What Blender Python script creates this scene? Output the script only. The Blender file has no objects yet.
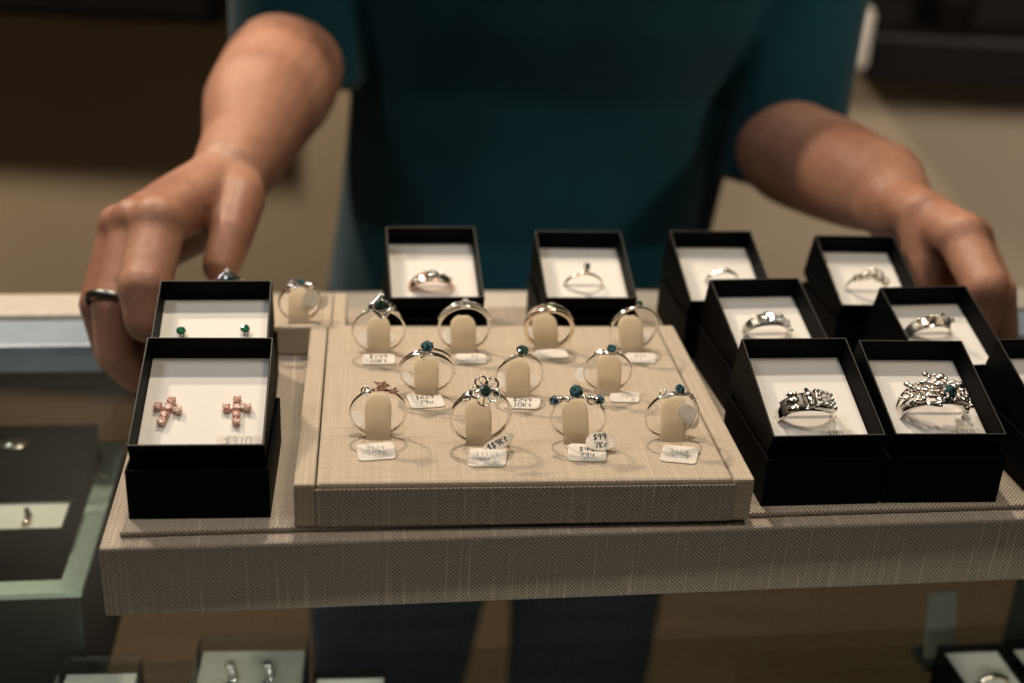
import bpy, bmesh, math, random
from mathutils import Vector, Matrix, noise
C = bpy.context.scene.collection
S = 0.001                      # everything below is written in millimetres
ZO = 950.0                     # height of the tray panel above the shop floor
sin, cos, pi, R = math.sin, math.cos, math.pi, math.radians
rnd = random.Random(4)

# ------------------------------------------------------------------ materials
def nt(name):
    m = bpy.data.materials.new(name); m.use_nodes = True
    n = m.node_tree.nodes; b = n['Principled BSDF']
    return m, m.node_tree, b
def setp(b, **k):
    for a, v in k.items():
        a = {'base': 'Base Color', 'rough': 'Roughness', 'metal': 'Metallic', 'spec': 'Specular IOR Level', 'trans': 'Transmission Weight',
             'ior': 'IOR', 'coat': 'Coat Weight', 'sss': 'Subsurface Weight', 'sheen': 'Sheen Weight', 'em': 'Emission Color', 'ems': 'Emission Strength'}[a]
        if isinstance(v, tuple) and len(v) == 3: v = v + (1,)
        b.inputs[a].default_value = v
def math_n(t, op, a, b=None, c=None):
    n = t.nodes.new('ShaderNodeMath'); n.operation = op
    for i, v in enumerate((a, b, c)):
        if v is None: continue
        if isinstance(v, (int, float)): n.inputs[i].default_value = v
        else: t.links.new(v, n.inputs[i])
    return n.outputs[0]
def ramp(t, fac, stops):
    n = t.nodes.new('ShaderNodeValToRGB'); el = n.color_ramp.elements
    while len(el) < len(stops): el.new(0.5)
    for e, (p, c) in zip(el, stops): e.position = p; e.color = tuple(c) + (1,)
    t.links.new(fac, n.inputs[0]); return n.outputs[0]
def noise_n(t, vec, scale, detail=2, rough=.5):
    n = t.nodes.new('ShaderNodeTexNoise'); n.inputs['Scale'].default_value = scale
    n.inputs['Detail'].default_value = detail; n.inputs['Roughness'].default_value = rough
    if vec is not None: t.links.new(vec, n.inputs['Vector'])
    return n.outputs[0]
def coords(t, kind='Object', scale=(1, 1, 1)):
    c = t.nodes.new('ShaderNodeTexCoord'); m = t.nodes.new('ShaderNodeMapping'); m.inputs['Scale'].default_value = scale
    t.links.new(c.outputs[kind], m.inputs[0]); return m.outputs[0]
def bump(t, b, h, strength, dist):
    n = t.nodes.new('ShaderNodeBump'); n.inputs['Strength'].default_value = strength; n.inputs['Distance'].default_value = dist
    t.links.new(h, n.inputs['Height']); t.links.new(n.outputs[0], b.inputs['Normal'])

def mat_plain(name, base, rough=.5, bumpy=None, var=.1, **k):
    m, t, b = nt(name); setp(b, rough=rough, **k)
    v = coords(t, scale=(60, 60, 60)); f = noise_n(t, v, 4, 3)
    d = tuple(x * (1 - var) for x in base); l = tuple(min(1, x * (1 + var)) for x in base)
    t.links.new(ramp(t, f, [(.3, d), (.7, l)]), b.inputs['Base Color'])
    if bumpy: bump(t, b, noise_n(t, coords(t, scale=(bumpy[0],) * 3), 1, 4), bumpy[1], bumpy[2])
    return m
def mat_linen(name, dark, light, pitch, slub=.35, strength=.9, wv=.72):
    """plain-weave linen: UV in millimetres, threads crossing at the given pitch"""
    m, t, b = nt(name); setp(b, rough=.95, spec=.15, sheen=.1)
    c = t.nodes.new('ShaderNodeTexCoord'); sep = t.nodes.new('ShaderNodeSeparateXYZ'); t.links.new(c.outputs['UV'], sep.inputs[0])
    wob = t.nodes.new('ShaderNodeMapping'); wob.inputs['Scale'].default_value = (.25, .25, 1); t.links.new(c.outputs['UV'], wob.inputs[0])
    w = noise_n(t, wob.outputs[0], 1, 3)
    u = math_n(t, 'ADD', sep.outputs[0], math_n(t, 'MULTIPLY', w, 1.1))
    v = math_n(t, 'ADD', sep.outputs[1], math_n(t, 'MULTIPLY', w, .8))
    su = math_n(t, 'SINE', math_n(t, 'MULTIPLY', u, 2 * pi / pitch)); sv = math_n(t, 'SINE', math_n(t, 'MULTIPLY', v, 2 * pi / pitch))
    h = math_n(t, 'MULTIPLY_ADD', math_n(t, 'MULTIPLY', su, sv), .5, .5)
    h = math_n(t, 'POWER', h, .8)
    def stretched(a, bb, seed, sc=1):
        mp = t.nodes.new('ShaderNodeMapping'); mp.inputs['Scale'].default_value = (a, bb, 1); mp.inputs['Location'].default_value = (seed, seed * 2, 0)
        t.links.new(c.outputs['UV'], mp.inputs[0]); return noise_n(t, mp.outputs[0], sc, 2)
    s1 = stretched(.9, .012, 3.3); s2 = stretched(.012, .9, 7.1)
    slubs = ramp(t, s1, [(.0, (.0,) * 3), (.60, (.0,) * 3), (.70, (1,) * 3)])
    fib = math_n(t, 'ADD', math_n(t, 'MULTIPLY', s1, .5), math_n(t, 'MULTIPLY', s2, .5))
    fac = math_n(t, 'ADD', math_n(t, 'MULTIPLY', h, wv), math_n(t, 'MULTIPLY', fib, 1.08 - wv))
    fac = math_n(t, 'MULTIPLY_ADD', slubs, slub * .45, fac)
    t.links.new(ramp(t, fac, [(.18, dark), (.55, tuple((a + e) / 2 for a, e in zip(dark, light))), (.95, light)]), b.inputs['Base Color'])
    hh = math_n(t, 'ADD', h, math_n(t, 'MULTIPLY', slubs, slub))
    bump(t, b, hh, strength, .00035)
    return m

M = {}
M['linen_tray'] = mat_linen('linen_tray', (.055, .046, .037), (.64, .545, .44), 1.75, .7, 1.0, .74)
M['linen_pad'] = mat_linen('linen_pad', (.17, .137, .095), (.70, .59, .45), 1.5, .12, .8, .66)
M['linen_clip'] = mat_linen('linen_clip', (.56, .47, .34), (.93, .84, .68), 1.4, .1, .5, .6)
def add_translucent(m, col, k):
    t = m.node_tree; o = [n for n in t.nodes if n.type == 'OUTPUT_MATERIAL'][0]; b = t.nodes['Principled BSDF']
    tr = t.nodes.new('ShaderNodeBsdfTranslucent'); tr.inputs[0].default_value = tuple(col) + (1,); mx = t.nodes.new('ShaderNodeMixShader'); mx.inputs[0].default_value = k
    t.links.new(b.outputs[0], mx.inputs[1]); t.links.new(tr.outputs[0], mx.inputs[2]); t.links.new(mx.outputs[0], o.inputs[0])
add_translucent(M['linen_clip'], (.95, .87, .70), .55)
M['box_black'] = mat_plain('box_black', (.0024, .0022, .0024), .55, (900, .12, .0003), spec=.04)
M['box_edge'] = mat_plain('box_edge', (.035, .033, .03), .6)
M['card'] = mat_plain('card', (.74, .71, .66), .9, var=.015)
M['tag'] = mat_plain('tag', (.84, .80, .74), .7)
add_translucent(M['tag'], (.95, .92, .86), .45)
M['ink'] = mat_plain('ink', (.02, .02, .03), .6)
M['ink_faint'] = mat_plain('ink_faint', (.36, .34, .36), .7)
M['wood_dark'] = mat_plain('wood_dark', (.006, .005, .0045), .5, spec=.15)
def metal(name, base, rough):
    m, t, b = nt(name); setp(b, metal=1, rough=rough, base=base)
    bump(t, b, noise_n(t, coords(t, scale=(700,) * 3), 1, 3), .12, .0003); return m
M['silver'] = metal('silver', (.90, .87, .82), .13)
M['silver_nugget'] = metal('silver_nugget', (.90, .85, .78), .2)
M['gold'] = metal('gold', (.88, .77, .62), .16)
M['rose_gold'] = metal('rose_gold', (.93, .62, .50), .17)
M['steel'] = mat_plain('steel', (.45, .46, .46), .4, metal=.3)
def gem_mat(name, c1, c2):
    m, t, b = nt(name); setp(b, rough=.04, spec=.9, coat=1.0, ior=1.9)
    v = t.nodes.new('ShaderNodeTexVoronoi'); v.inputs['Scale'].default_value = 1100
    c = coords(t); t.links.new(c, v.inputs['Vector'])
    s = t.nodes.new('ShaderNodeSeparateColor'); t.links.new(v.outputs['Color'], s.inputs[0])
    t.links.new(ramp(t, s.outputs[0], [(.15, c1), (.9, c2)]), b.inputs['Base Color']); return m
M['gem_green'] = gem_mat('gem_green', (.004, .018, .014), (.045, .11, .08))
M['gem_teal'] = gem_mat('gem_teal', (.005, .025, .033), (.07, .17, .19))
M['gem_blue'] = gem_mat('gem_blue', (.012, .035, .06), (.17, .26, .32))
M['gem_emerald'] = gem_mat('gem_emerald', (.0, .04, .015), (.03, .22, .09))
M['gem_pink'] = gem_mat('gem_pink', (.50, .20, .17), (.97, .80, .72))
M['gem_clear'] = gem_mat('gem_clear', (.25, .24, .22), (.9, .88, .84))
def mat_glass(name, tint, refl=1.0, rough=0.0):
    """thin sheet glass: clear transmission plus Fresnel reflection"""
    m = bpy.data.materials.new(name); m.use_nodes = True; t = m.node_tree; t.nodes.clear()
    o = t.nodes.new('ShaderNodeOutputMaterial'); tr = t.nodes.new('ShaderNodeBsdfTransparent'); gl = t.nodes.new('ShaderNodeBsdfGlossy')
    mx = t.nodes.new('ShaderNodeMixShader'); fr = t.nodes.new('ShaderNodeFresnel'); 
    ge = t.nodes.new('ShaderNodeNewGeometry'); t.links.new(math_n(t, 'MULTIPLY_ADD', ge.outputs['Backfacing'], 1 / 1.5 - 1.5, 1.5), fr.inputs[0])
    ns = noise_n(t, coords(t), 40, 2)
    t.links.new(ramp(t, ns, [(.3, tint), (.7, tuple(min(1, x * 1.01) for x in tint))]), tr.inputs[0])
    gl.inputs['Roughness'].default_value = rough
    t.links.new(math_n(t, 'MULTIPLY', fr.outputs[0], refl), mx.inputs[0])
    t.links.new(tr.outputs[0], mx.inputs[1]); t.links.new(gl.outputs[0], mx.inputs[2]); t.links.new(mx.outputs[0], o.inputs[0]); return m
M['glass'] = mat_glass('glass', (.86, .89, .87))
M['plastic_clear'] = mat_glass('plastic_clear', (.86, .87, .86), 1.6, .08)
M['film'] = mat_glass('film', (.97, .97, .96), .5, .1)
# skin
m, t, b = nt('skin'); setp(b, rough=.5, sss=.12, spec=.35); b.inputs['Subsurface Radius'].default_value = (1, .35, .2); b.inputs['Subsurface Scale'].default_value = .006
f = noise_n(t, coords(t, scale=(22,) * 3), 1, 4); f2 = noise_n(t, coords(t, scale=(260,) * 3), 1, 3)
fac = math_n(t, 'ADD', math_n(t, 'MULTIPLY', f, .75), math_n(t, 'MULTIPLY', f2, .25))
t.links.new(ramp(t, fac, [(.30, (.25, .100, .062)), (.5, (.355, .172, .108)), (.72, (.46, .25, .165))]), b.inputs['Base Color'])
bump(t, b, noise_n(t, coords(t, scale=(420,) * 3), 1, 4), .35, .0006); M['skin'] = m
# shirt, denim, hair
m, t, b = nt('shirt_fabric'); setp(b, rough=.9, spec=.1, sheen=.15)
f = noise_n(t, coords(t, scale=(9,) * 3), 1, 3)
t.links.new(ramp(t, f, [(.3, (.001, .024, .037)), (.7, (.002, .044, .060))]), b.inputs['Base Color'])
bump(t, b, noise_n(t, coords(t, scale=(7, 7, 3.5)), 1, 2), .6, .02); M['shirt'] = m
M['denim'] = mat_plain('denim', (.016, .026, .062), .9, (500, .3, .0006))
M['hair'] = mat_plain('hair', (.05, .03, .02), .6)
M['band_dark'] = metal('band_dark', (.12, .125, .12), .35)
m, t, b = nt('wall_paint'); setp(b, rough=.9)
f = noise_n(t, coords(t, scale=(2.2,) * 3), 1, 3)
t.links.new(ramp(t, f, [(.3, (.36, .29, .205)), (.7, (.42, .345, .25))]), b.inputs['Base Color']); M['wall'] = m
m, t, b = nt('floor_wood'); setp(b, rough=.6)
f = noise_n(t, coords(t, scale=(1.5, 14, 1)), 1, 4)
t.links.new(ramp(t, f, [(.3, (.085, .055, .03)), (.7, (.12, .082, .047))]), b.inputs['Base Color']); M['floor'] = m
M['rail_cream'] = mat_plain('rail_cream', (.46, .42, .35), .5)
M['rail_blue_sheen'] = mat_plain('rail_blue_sheen', (.30, .37, .44), .35, metal=.3)  # base colour carries the blue daylight reflected by the metal rail
M['case_green'] = mat_plain('case_green', (.006, .010, .008), .4)
M['pale_rim'] = mat_plain('pale_rim', (.34, .40, .34), .35)
M['leaf'] = mat_plain('leaf', (.01, .10, .03), .5)
M['white_fit'] = mat_plain('white_fit', (.75, .70, .62), .35)
M['orange'] = mat_plain('orange', (.75, .28, .08), .5)
M['dark_recess'] = mat_plain('dark_recess', (.03, .028, .025), .4)
M['grey_card'] = mat_plain('grey_card', (.52, .50, .44), .8)
M['card_dim'] = mat_plain('card_dim', (.10, .10, .085), .8)

# ------------------------------------------------------------------ geometry helpers
class MB:
    def __init__(self): self.v = []; self.f = []
    def add(self, vs, fs, mat=None):
        o = len(self.v)
        for p in vs:
            p = Vector(p); self.v.append(mat @ p if mat is not None else p)
        for f in fs: self.f.append([i + o for i in f])
        return self
    def box(self, x0, x1, y0, y1, z0, z1, mat=None):
        vs = [(x, y, z) for z in (z0, z1) for y in (y0, y1) for x in (x0, x1)]
        return self.add(vs, [(0, 2, 3, 1), (4, 5, 7, 6), (0, 1, 5, 4), (2, 6, 7, 3), (0, 4, 6, 2), (1, 3, 7, 5)], mat)
    def open_box(self, x0, x1, y0, y1, z0, z1, w, floor, mat=None):
        """hollow box open at the top, wall w, floor thickness"""
        vs = [(x, y, z) for (a, z) in ((0, z0), (0, z1), (w, z1), (w, z0 + floor)) for (x, y) in ((x0 + a, y0 + a), (x1 - a, y0 + a), (x1 - a, y1 - a), (x0 + a, y1 - a))]
        fs = [(3, 2, 1, 0), (12, 13, 14, 15)]
        for k in range(3):
            for i in range(4):
                j = (i + 1) % 4; fs.append((4 * k + i, 4 * k + j, 4 * k + 4 + j, 4 * k + 4 + i))
        return self.add(vs, fs, mat)
    def tube(self, pts, r, seg=8, closed=False, mat=None, flat=None, nrm=None):
        """swept tube; r number or list; flat=(a,b) scales the two section axes; nrm = preferred section normal"""
        pts = [Vector(p) for p in pts]; n = len(pts); rr = [r] * n if isinstance(r, (int, float)) else list(r)
        vs = []; fs = []; up = Vector(nrm) if nrm else None; prev = None
        for i, p in enumerate(pts):
            a = pts[(i - 1) % n] if closed or i else p; c = pts[(i + 1) % n] if closed or i < n - 1 else p
            t = (c - a).normalized()
            if prev is None: s = (up if up else (Vector((0, 0, 1)) if abs(t.z) < .9 else Vector((1, 0, 0)))).copy()
            else: s = prev
            if up: s = up.copy()
            s = (s - t * s.dot(t)).normalized(); q = t.cross(s); prev = s
            fa, fb = flat or (1, 1)
            for k in range(seg):
                an = 2 * pi * k / seg; vs.append(p + (s * cos(an) * fa + q * sin(an) * fb) * rr[i])
        m = n if closed else n - 1
        for i in range(m):
            j = (i + 1) % n
            for k in range(seg): l = (k + 1) % seg; fs.append((i * seg + k, i * seg + l, j * seg + l, j * seg + k))
        if not closed: fs += [tuple(range(seg))[::-1], tuple((n - 1) * seg + k for k in range(seg))]
        return self.add(vs, fs, mat)
    def ball(self, c, r, seg=8, rings=5, scale=(1, 1, 1), mat=None):
        vs = []; fs = []; c = Vector(c)
        for i in range(1, rings):
            ph = pi * i / rings
            for k in range(seg):
                th = 2 * pi * k / seg; vs.append(c + Vector((sin(ph) * cos(th) * scale[0], sin(ph) * sin(th) * scale[1], cos(ph) * scale[2])) * r)
        a = len(vs); vs += [c + Vector((0, 0, r * scale[2])), c - Vector((0, 0, r * scale[2]))]
        for i in range(rings - 2):
            for k in range(seg): l = (k + 1) % seg; fs.append((i * seg + k, (i + 1) * seg + k, (i + 1) * seg + l, i * seg + l))
        for k in range(seg): l = (k + 1) % seg; fs.append((a, k, l)); fs.append((a + 1, (rings - 2) * seg + l, (rings - 2) * seg + k))
        return self.add(vs, fs, mat)
    def gem(self, c, n, r, seg=10):
        """round brilliant: table, crown, girdle, pavilion; n = direction of the table"""
        q = Vector(n).normalized().to_track_quat('Z', 'Y').to_matrix().to_4x4(); mat = Matrix.Translation(Vector(c)) @ q
        vs = []; fs = []
        for (rad, z, off) in ((.55, .33, 0), (.85, .16, .5), (1, 0, 0), (1, -.06, 0)):
            for k in range(seg): an = 2 * pi * (k + off) / seg; vs.append((rad * r * cos(an), rad * r * sin(an), z * r))
        vs.append((0, 0, -.8 * r)); fs.append(tuple(range(seg)))
        for k in range(seg):
            l = (k + 1) % seg; fs += [(k, seg + k, l), (l, seg + k, seg + l), (seg + k, 2 * seg + l, seg + l), (seg + k, 2 * seg + k, 2 * seg + l)]
            fs.append((2 * seg + k, 3 * seg + k, 3 * seg + l, 2 * seg + l)); fs.append((3 * seg + k, 4 * seg, 3 * seg + l))
        return self.add(vs, fs, mat)
    def capsule(self, a, ra, b, rb, seg=20):
        a = Vector(a); b = Vector(b); d = b - a; L = d.length; d.normalize(); pts = []; rr = []
        for i in range(5): ph = pi / 2 * (i + .35) / 5.35; pts.append(a - d * ra * cos(ph)); rr.append(ra * sin(ph))
        pts.append(a); rr.append(ra); pts.append(b); rr.append(rb)
        for i in range(4, -1, -1): ph = pi / 2 * (i + .35) / 5.35; pts.append(b + d * rb * cos(ph)); rr.append(rb * sin(ph))
        return self.tube(pts, rr, seg)
    def build(self, name, mat, parent=None, smooth=False, bevel=0, weld=False, mats=None):
        me = bpy.data.meshes.new(name); me.from_pydata([tuple(p * S) for p in self.v], [], self.f); me.validate()
        me.materials.append(M[mat] if isinstance(mat, str) else mat)
        bm = bmesh.new(); bm.from_mesh(me); bmesh.ops.recalc_face_normals(bm, faces=bm.faces)
        uvl = bm.loops.layers.uv.new('UVMap')
        for f in bm.faces:
            n = f.normal; ax = max(range(3), key=lambda i: abs(n[i]))
            for lo in f.loops:
                p = lo.vert.co / S
                lo[uvl].uv = {0: (p.y, p.z), 1: (p.x, p.z), 2: (p.x, p.y)}[ax]
            f.smooth = smooth
        bm.to_mesh(me); bm.free()
        o = bpy.data.objects.new(name, me); C.objects.link(o)
        if parent: o.parent = parent
        if bevel:
            bv = o.modifiers.new('bevel', 'BEVEL'); bv.width = bevel * S; bv.segments = 2; bv.limit_method = 'ANGLE'; bv.angle_limit = R(50)
        return o
def tag(o, label=None, cat=None, group=None, kind=None):
    if label: o['label'] = label
    if cat: o['category'] = cat
    if group: o['group'] = group
    if kind: o['kind'] = kind
    return o
def place(o, x, y, z, rz=0, rx=0, ry=0):
    o.location = Vector((x, y, z + ZO)) * S; o.rotation_euler = (rx, ry, rz); return o
def empty(name, x, y, z, rz=0, label=None, cat=None, group=None, rx=0, ry=0):
    o = bpy.data.objects.new(name, None); o.empty_display_size = .01; C.objects.link(o); place(o, x, y, z, rz, rx, ry)
    return tag(o, label, cat, group)

# ------------------------------------------------------------------ camera
PITCH, ROLL, F = R(24.53), R(2.95), 1250.0
fwd = Vector((0, cos(PITCH), -sin(PITCH))); up = Vector((0, sin(PITCH), cos(PITCH))); rt = Vector((1, 0, 0))
r2 = rt * cos(ROLL) + up * sin(ROLL); u2 = -rt * sin(ROLL) + up * cos(ROLL)
cd = bpy.data.cameras.new('camera'); cam = bpy.data.objects.new('camera', cd); C.objects.link(cam)
cam.matrix_world = Matrix(((r2.x, u2.x, -fwd.x, 0), (r2.y, u2.y, -fwd.y, 0), (r2.z, u2.z, -fwd.z, (268 + ZO) * S), (0, 0, 0, 1)))
cd.sensor_width = 36; cd.lens = 36 * F / 1024; cd.clip_start = .02; cd.clip_end = 50
cd.dof.use_dof = True; cd.dof.focus_distance = .515; cd.dof.aperture_fstop = 5.0
bpy.context.scene.camera = cam

# ------------------------------------------------------------------ setting
def struct(name, mb, mat, smooth=False, bevel=0):
    o = mb.build(name, mat, None, smooth, bevel); place(o, 0, 0, 0); o['kind'] = 'structure'; return o
struct('floor', MB().box(-3200, 3200, -1200, 2300, -1000, -950), 'floor')
struct('wall_back', MB().box(-3200, 3200, 2300, 2400, -950, 1600), 'wall')
struct('baseboard_back', MB().box(-3200, 3200, 2284, 2300, -950, -850), 'wood_dark')

cab = empty('wall_cabinet', -1180, 2230, -150, 0, 'black wall-hung cabinet at the upper left behind the clerk', 'cabinet')
MB().box(-700, 655, -80, 68, 0, 1700).build('cabinet_body', 'wood_dark', cab, bevel=3)
for k in range(2):
    d = MB().box(-690 + k * 672, -30 + k * 672, -96, -81, 12, 1690).build('door', 'wood_dark', cab, bevel=2)
    MB().tube([(-80 + k * 120, -98, 80), (-80 + k * 120, -112, 90), (-80 + k * 120, -112, 210), (-80 + k * 120, -98, 220)], 5).build('handle', 'steel', d, True)
refl_blk = empty('reflection_block', 40, 2230, 420, 0, 'unseen black block added high on the wall to darken reflections in the glass', 'cabinet')  # unseen block, added so the glass top reflects something dark
MB().box(-560, 520, -80, 68, 0, 1130).build('cabinet_body', 'wood_dark', refl_blk, bevel=3)
sh = empty('wall_shelf', 1260, 2200, -182, 0, 'long black wall shelf at the upper right behind the clerk', 'shelf')
MB().box(-680, 700, -60, 98, 0, 75).build('shelf_board', 'wood_dark', sh, bevel=3)
MB().box(-680, 700, 92, 99, 75, 1700).build('back_panel', 'wood_dark', sh)
MB().box(-680, 700, -64, -60, 68, 75).build('edge_trim', 'box_edge', sh)
pl = empty('potted_plant', 735, 2215, -107, 0, 'dark green potted plant on the black wall shelf', 'plant')
MB().tube([(0, 0, 0), (0, 0, 4), (0, 0, 55), (0, 0, 60)], [26, 28, 36, 37], 20).build('pot', 'wood_dark', pl, True)
lf = MB()
for k in range(26):
    a = rnd.uniform(0, 2 * pi); l = rnd.uniform(40, 90); h = rnd.uniform(20, 90)
    lf.tube([(0, 0, 58), (cos(a) * l * .4, sin(a) * l * .25, 58 + h * .8), (cos(a) * l, sin(a) * l * .4, 58 + h)], [1.5, 9, 1], 6, flat=(.15, 1))
lf.build('leaves', 'leaf', pl, True)
sb = MB().tube([(0, 0, 0), (0, 0, 4), (0, 0, 10), (0, 0, 92), (0, 0, 100), (0, 0, 104)], [7, 12, 15, 15, 11, 5], 18).build('end_fitting', 'white_fit', sh, True); sb.location = Vector((-697, -58, 15)) * S; sb['label'] = 'white rounded end fitting'

# ------------------------------------------------------------------ showcase counter (counter frame = tray frame)
CX, CY, CA = -149.8, 387.9, R(8.62)
def cf(a, b):      # along the counter, across the counter -> world
    return (CX + a * cos(CA) - b * sin(CA), CY + a * sin(CA) + b * cos(CA))
cnt = empty('display_counter', CX, CY, -950, CA, 'glass-topped jewellery display counter under the linen tray', 'counter')
GZ = 950 - 33.7       # local z of the glass top surface
MB().box(-620, 820, -190, 234, GZ - 6, GZ).build('glass_top', 'glass', cnt)
MB().box(-620, 820, -190, -184, 420, GZ - 6.5).build('front_glass', 'glass', cnt)
MB().box(-620, 820, 247, 283, GZ - 16, GZ + 1).build('rear_rail', 'rail_blue_sheen', cnt, bevel=1.5)
MB().box(-620, 820, 283.5, 316, GZ - 16, GZ + 4).build('rear_ledge', 'rail_cream', cnt, bevel=2)
MB().box(-620, 820, -190, 300, 60, 420).build('base_cabinet', 'wood_dark', cnt, bevel=3)
MB().box(-600, 800, -170, 280, 0, 60).build('plinth', 'wood_dark', cnt)
MB().box(-618, 818, -182, 172, GZ - 166, GZ - 160).build('glass_shelf', 'glass', cnt)
for x in (-619, 807): MB().box(x, x + 12, 240, 300, 420, GZ - 17).build('corner_post', 'steel', cnt)
SZ = -33.7 - 160      # shelf surface

# riser with pale rim on the left, black boxes with white cards on it
rs = empty('display_riser', -206, 503, -193, CA, 'dark display riser with a pale green rim inside the counter at left', 'riser')
w_ = MB(); w_.open_box(-330, 0, 0, 150, 0, 82, 9, 58); w_.build('riser_body', 'case_green', rs, bevel=1)
w_ = MB(); w_.box(-331, 1, -1, 10, 82, 85); w_.box(-331, 1, 140, 151, 82, 85); w_.box(-10, 1, 10, 140, 82, 85); w_.box(-331, -320, 10, 140, 82, 85); w_.build('rim', 'pale_rim', rs)
def case_box(x, y, z, rz, w, l, h, label, card='card', metal_='gold', name='jewellery_box', deco='studs', drop=5):
    o = empty(name, x, y, z, rz, label, 'jewellery box', None)
    MB().open_box(-w / 2, w / 2, 0, l, 0, h, 1.3, 2).build('box_tray', 'box_black', o)
    MB().box(-w / 2 + 1.6, w / 2 - 1.6, 1.6, l - 1.6, 2.2, h - drop).build('card_insert', card, o, bevel=.4)
    if deco == 'studs':
        for sg in (-1, 1):
            d = MB().tube([(sg * w * .2 + rnd.uniform(-2, 2), l * (.3 + .08 * k), h - drop + 1.2) for k in range(6)], 1.6).build('drop_earring', metal_, None, True)
            place(d, x, y, z, rz); tag(d, 'small drop earring, %s of two on the white card on the riser at left' % ('left' if sg < 0 else 'right'), 'earring', 'earrings on the riser')
        return o, None
    q = MB().ball((0, l / 2, h - drop + 2.5), 7, 12, 8, (1.3, .8, .4)).build('brooch', metal_, None, True); place(q, x, y, z, rz); return o, q
o, q = case_box(-262, 534, -134.8, CA, 74, 36, 38, 'black box with a white card on the riser in the counter at left')
o, q = case_box(-272, 585, -134.8, CA, 84, 42, 48, 'taller black box behind the white-card box on the riser at left', 'box_black', 'gold', drop=3, deco='brooch')
tag(q, 'small dark brooch on the taller black box on the riser', 'brooch')
ct = empty('bracelet_stand', -352, 570, -134.8, R(10), 'pale rounded bracelet stand at the far left inside the counter', 'stand')
MB().tube([(-30 * cos(a), 0, 38 + 24 * sin(a)) for a in [pi * i / 12 for i in range(13)]], 9, 12).build('roll', 'pale_rim', ct, True)
MB().box(-38, 38, -12, 12, 0, 30).build('stand_base', 'case_green', ct, bevel=2)

# things on the glass shelf
def clear_pack(x, y, rz, w, l, h, label, deco):
    o = empty('clear_box', x, y, SZ + .3, rz, label, 'box')
    MB().box(-w / 2, w / 2, 0, l, 0, h).build('lid', 'plastic_clear', o, bevel=.8)
    c_ = MB().box(-w / 2 + 2, w / 2 - 2, 2, l - 5, 1, h - 8).build('card_insert', 'card' if deco < 2 else 'grey_card', o)
    for s in (-1, 1):
        d = MB()
        if deco == 1: d.tube([(s * 5 + 1.5 * sin(k), l * .3 + k * 3, h - 7) for k in range(5)], .7)
        else:
            for k in range(9): d.ball((s * w * .17 + sin(k * 1.3) * 1.5, l * .15 + k * 5, h - 6), 2.9)
        q = d.build('drop_earring', 'silver', None, True); place(q, x, y, SZ + .3, rz)
        tag(q, ('left' if s < 0 else 'right') + (' fine drop earring in the clear box with a white card' if deco == 1 else ' strand of pearl drops in the clear pack with a grey card'), 'earring')
    return o, None
o, q = clear_pack(-190, 450, R(6), 38, 46, 53, 'clear lidded box with a white card at the bottom left of the glass shelf', 1)
o, q = clear_pack(-120, 462, R(6), 56, 70, 43, 'tall clear pack with a grey card, below the left part of the tray', 2)
def small_card(x, y, z, rz, w, l, h, label, ring):
    o = empty('ring_box', x, y, z, rz, label, 'jewellery box')
    MB().open_box(-w / 2, w / 2, 0, l, 0, h, 1.3, 2).build('box_tray', 'box_black', o)
    MB().box(-w / 2 + 1.6, w / 2 - 1.6, 1.6, l - 1.6, 2.2, h - 4).build('card_insert', 'card', o, bevel=.4)
    d = MB().tube([(8 * cos(a), l * .45, h - 4 + 7 * sin(a)) for a in [i * pi / 14 for i in range(15)]], 1.6).build('ring', 'gold', None, True)
    place(d, x, y, z, rz); tag(d, ring, 'ring')
small_card(-70, 472, SZ + .3, R(6), 38, 45, 34, 'black box with a blank white card, right of the tall clear pack in the counter', 'dim ring in the box right of the tall clear pack')
small_card(266, 506, SZ + .3, R(8), 36, 54, 38, 'first of two black boxes at the bottom right inside the counter, nearer the middle', 'gold ring in the first black box at the bottom right inside the counter')
small_card(305, 512, SZ + .3, R(8), 36, 54, 38, 'black box at the bottom right corner inside the counter, outermost of two', 'gold ring in the outermost black box at the bottom right')
o = empty('earring_card', 258, 590, SZ + .3, R(12), 'small grey earring card standing behind the black boxes at bottom right', 'card')
MB().box(-9, 9, 0, 2, 4, 44, Matrix.Rotation(R(-14), 4, 'X')).build('card', 'card_dim', o, bevel=.3)
MB().box(-12, 12, -6, 12, 0, 4).build('foot', 'case_green', o, bevel=.5)
o = empty('clear_dish', 152, 442, SZ + .3, 0, 'small clear dish on the glass shelf below the ring boxes', 'dish')
MB().tube([(0, 0, 0), (0, 0, 2), (0, 0, 20), (0, 0, 21)], [12, 14, 17, 17], 20).build('dish', 'plastic_clear', o, True)
o = MB().ball((0, 0, 8), 8, 14, 9).build('orange_glint', 'orange', None, True); place(o, 152, 442, SZ + 2.6); tag(o, 'orange ball standing in for a reflection, in the small clear dish inside the counter', 'bead')  # orange ball stands in for a reflection in the counter glass
MB().box(-30, 30, 0, 4, 0, 90).build('p', 'case_green').name = 'acrylic_panel'
o = bpy.data.objects['acrylic_panel']; place(o, 330, 610, SZ + .3, R(10)); tag(o, 'dark green upright panel at the right edge inside the counter', 'panel')

# ------------------------------------------------------------------ the linen tray
TW, TD = 430, 225
tr = empty('display_tray', CX, CY, -33.6, CA, 'large linen-covered display tray on the glass counter', 'tray')
MB().box(0, TW, 0, TD, 0, 31.1).build('tray_base', 'linen_tray', tr, bevel=1.2)
MB().box(6.7, TW - 6.7, 6.7, TD - 4, 31.15, 33.6).build('insert_panel', 'linen_tray', tr, bevel=.8)

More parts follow.
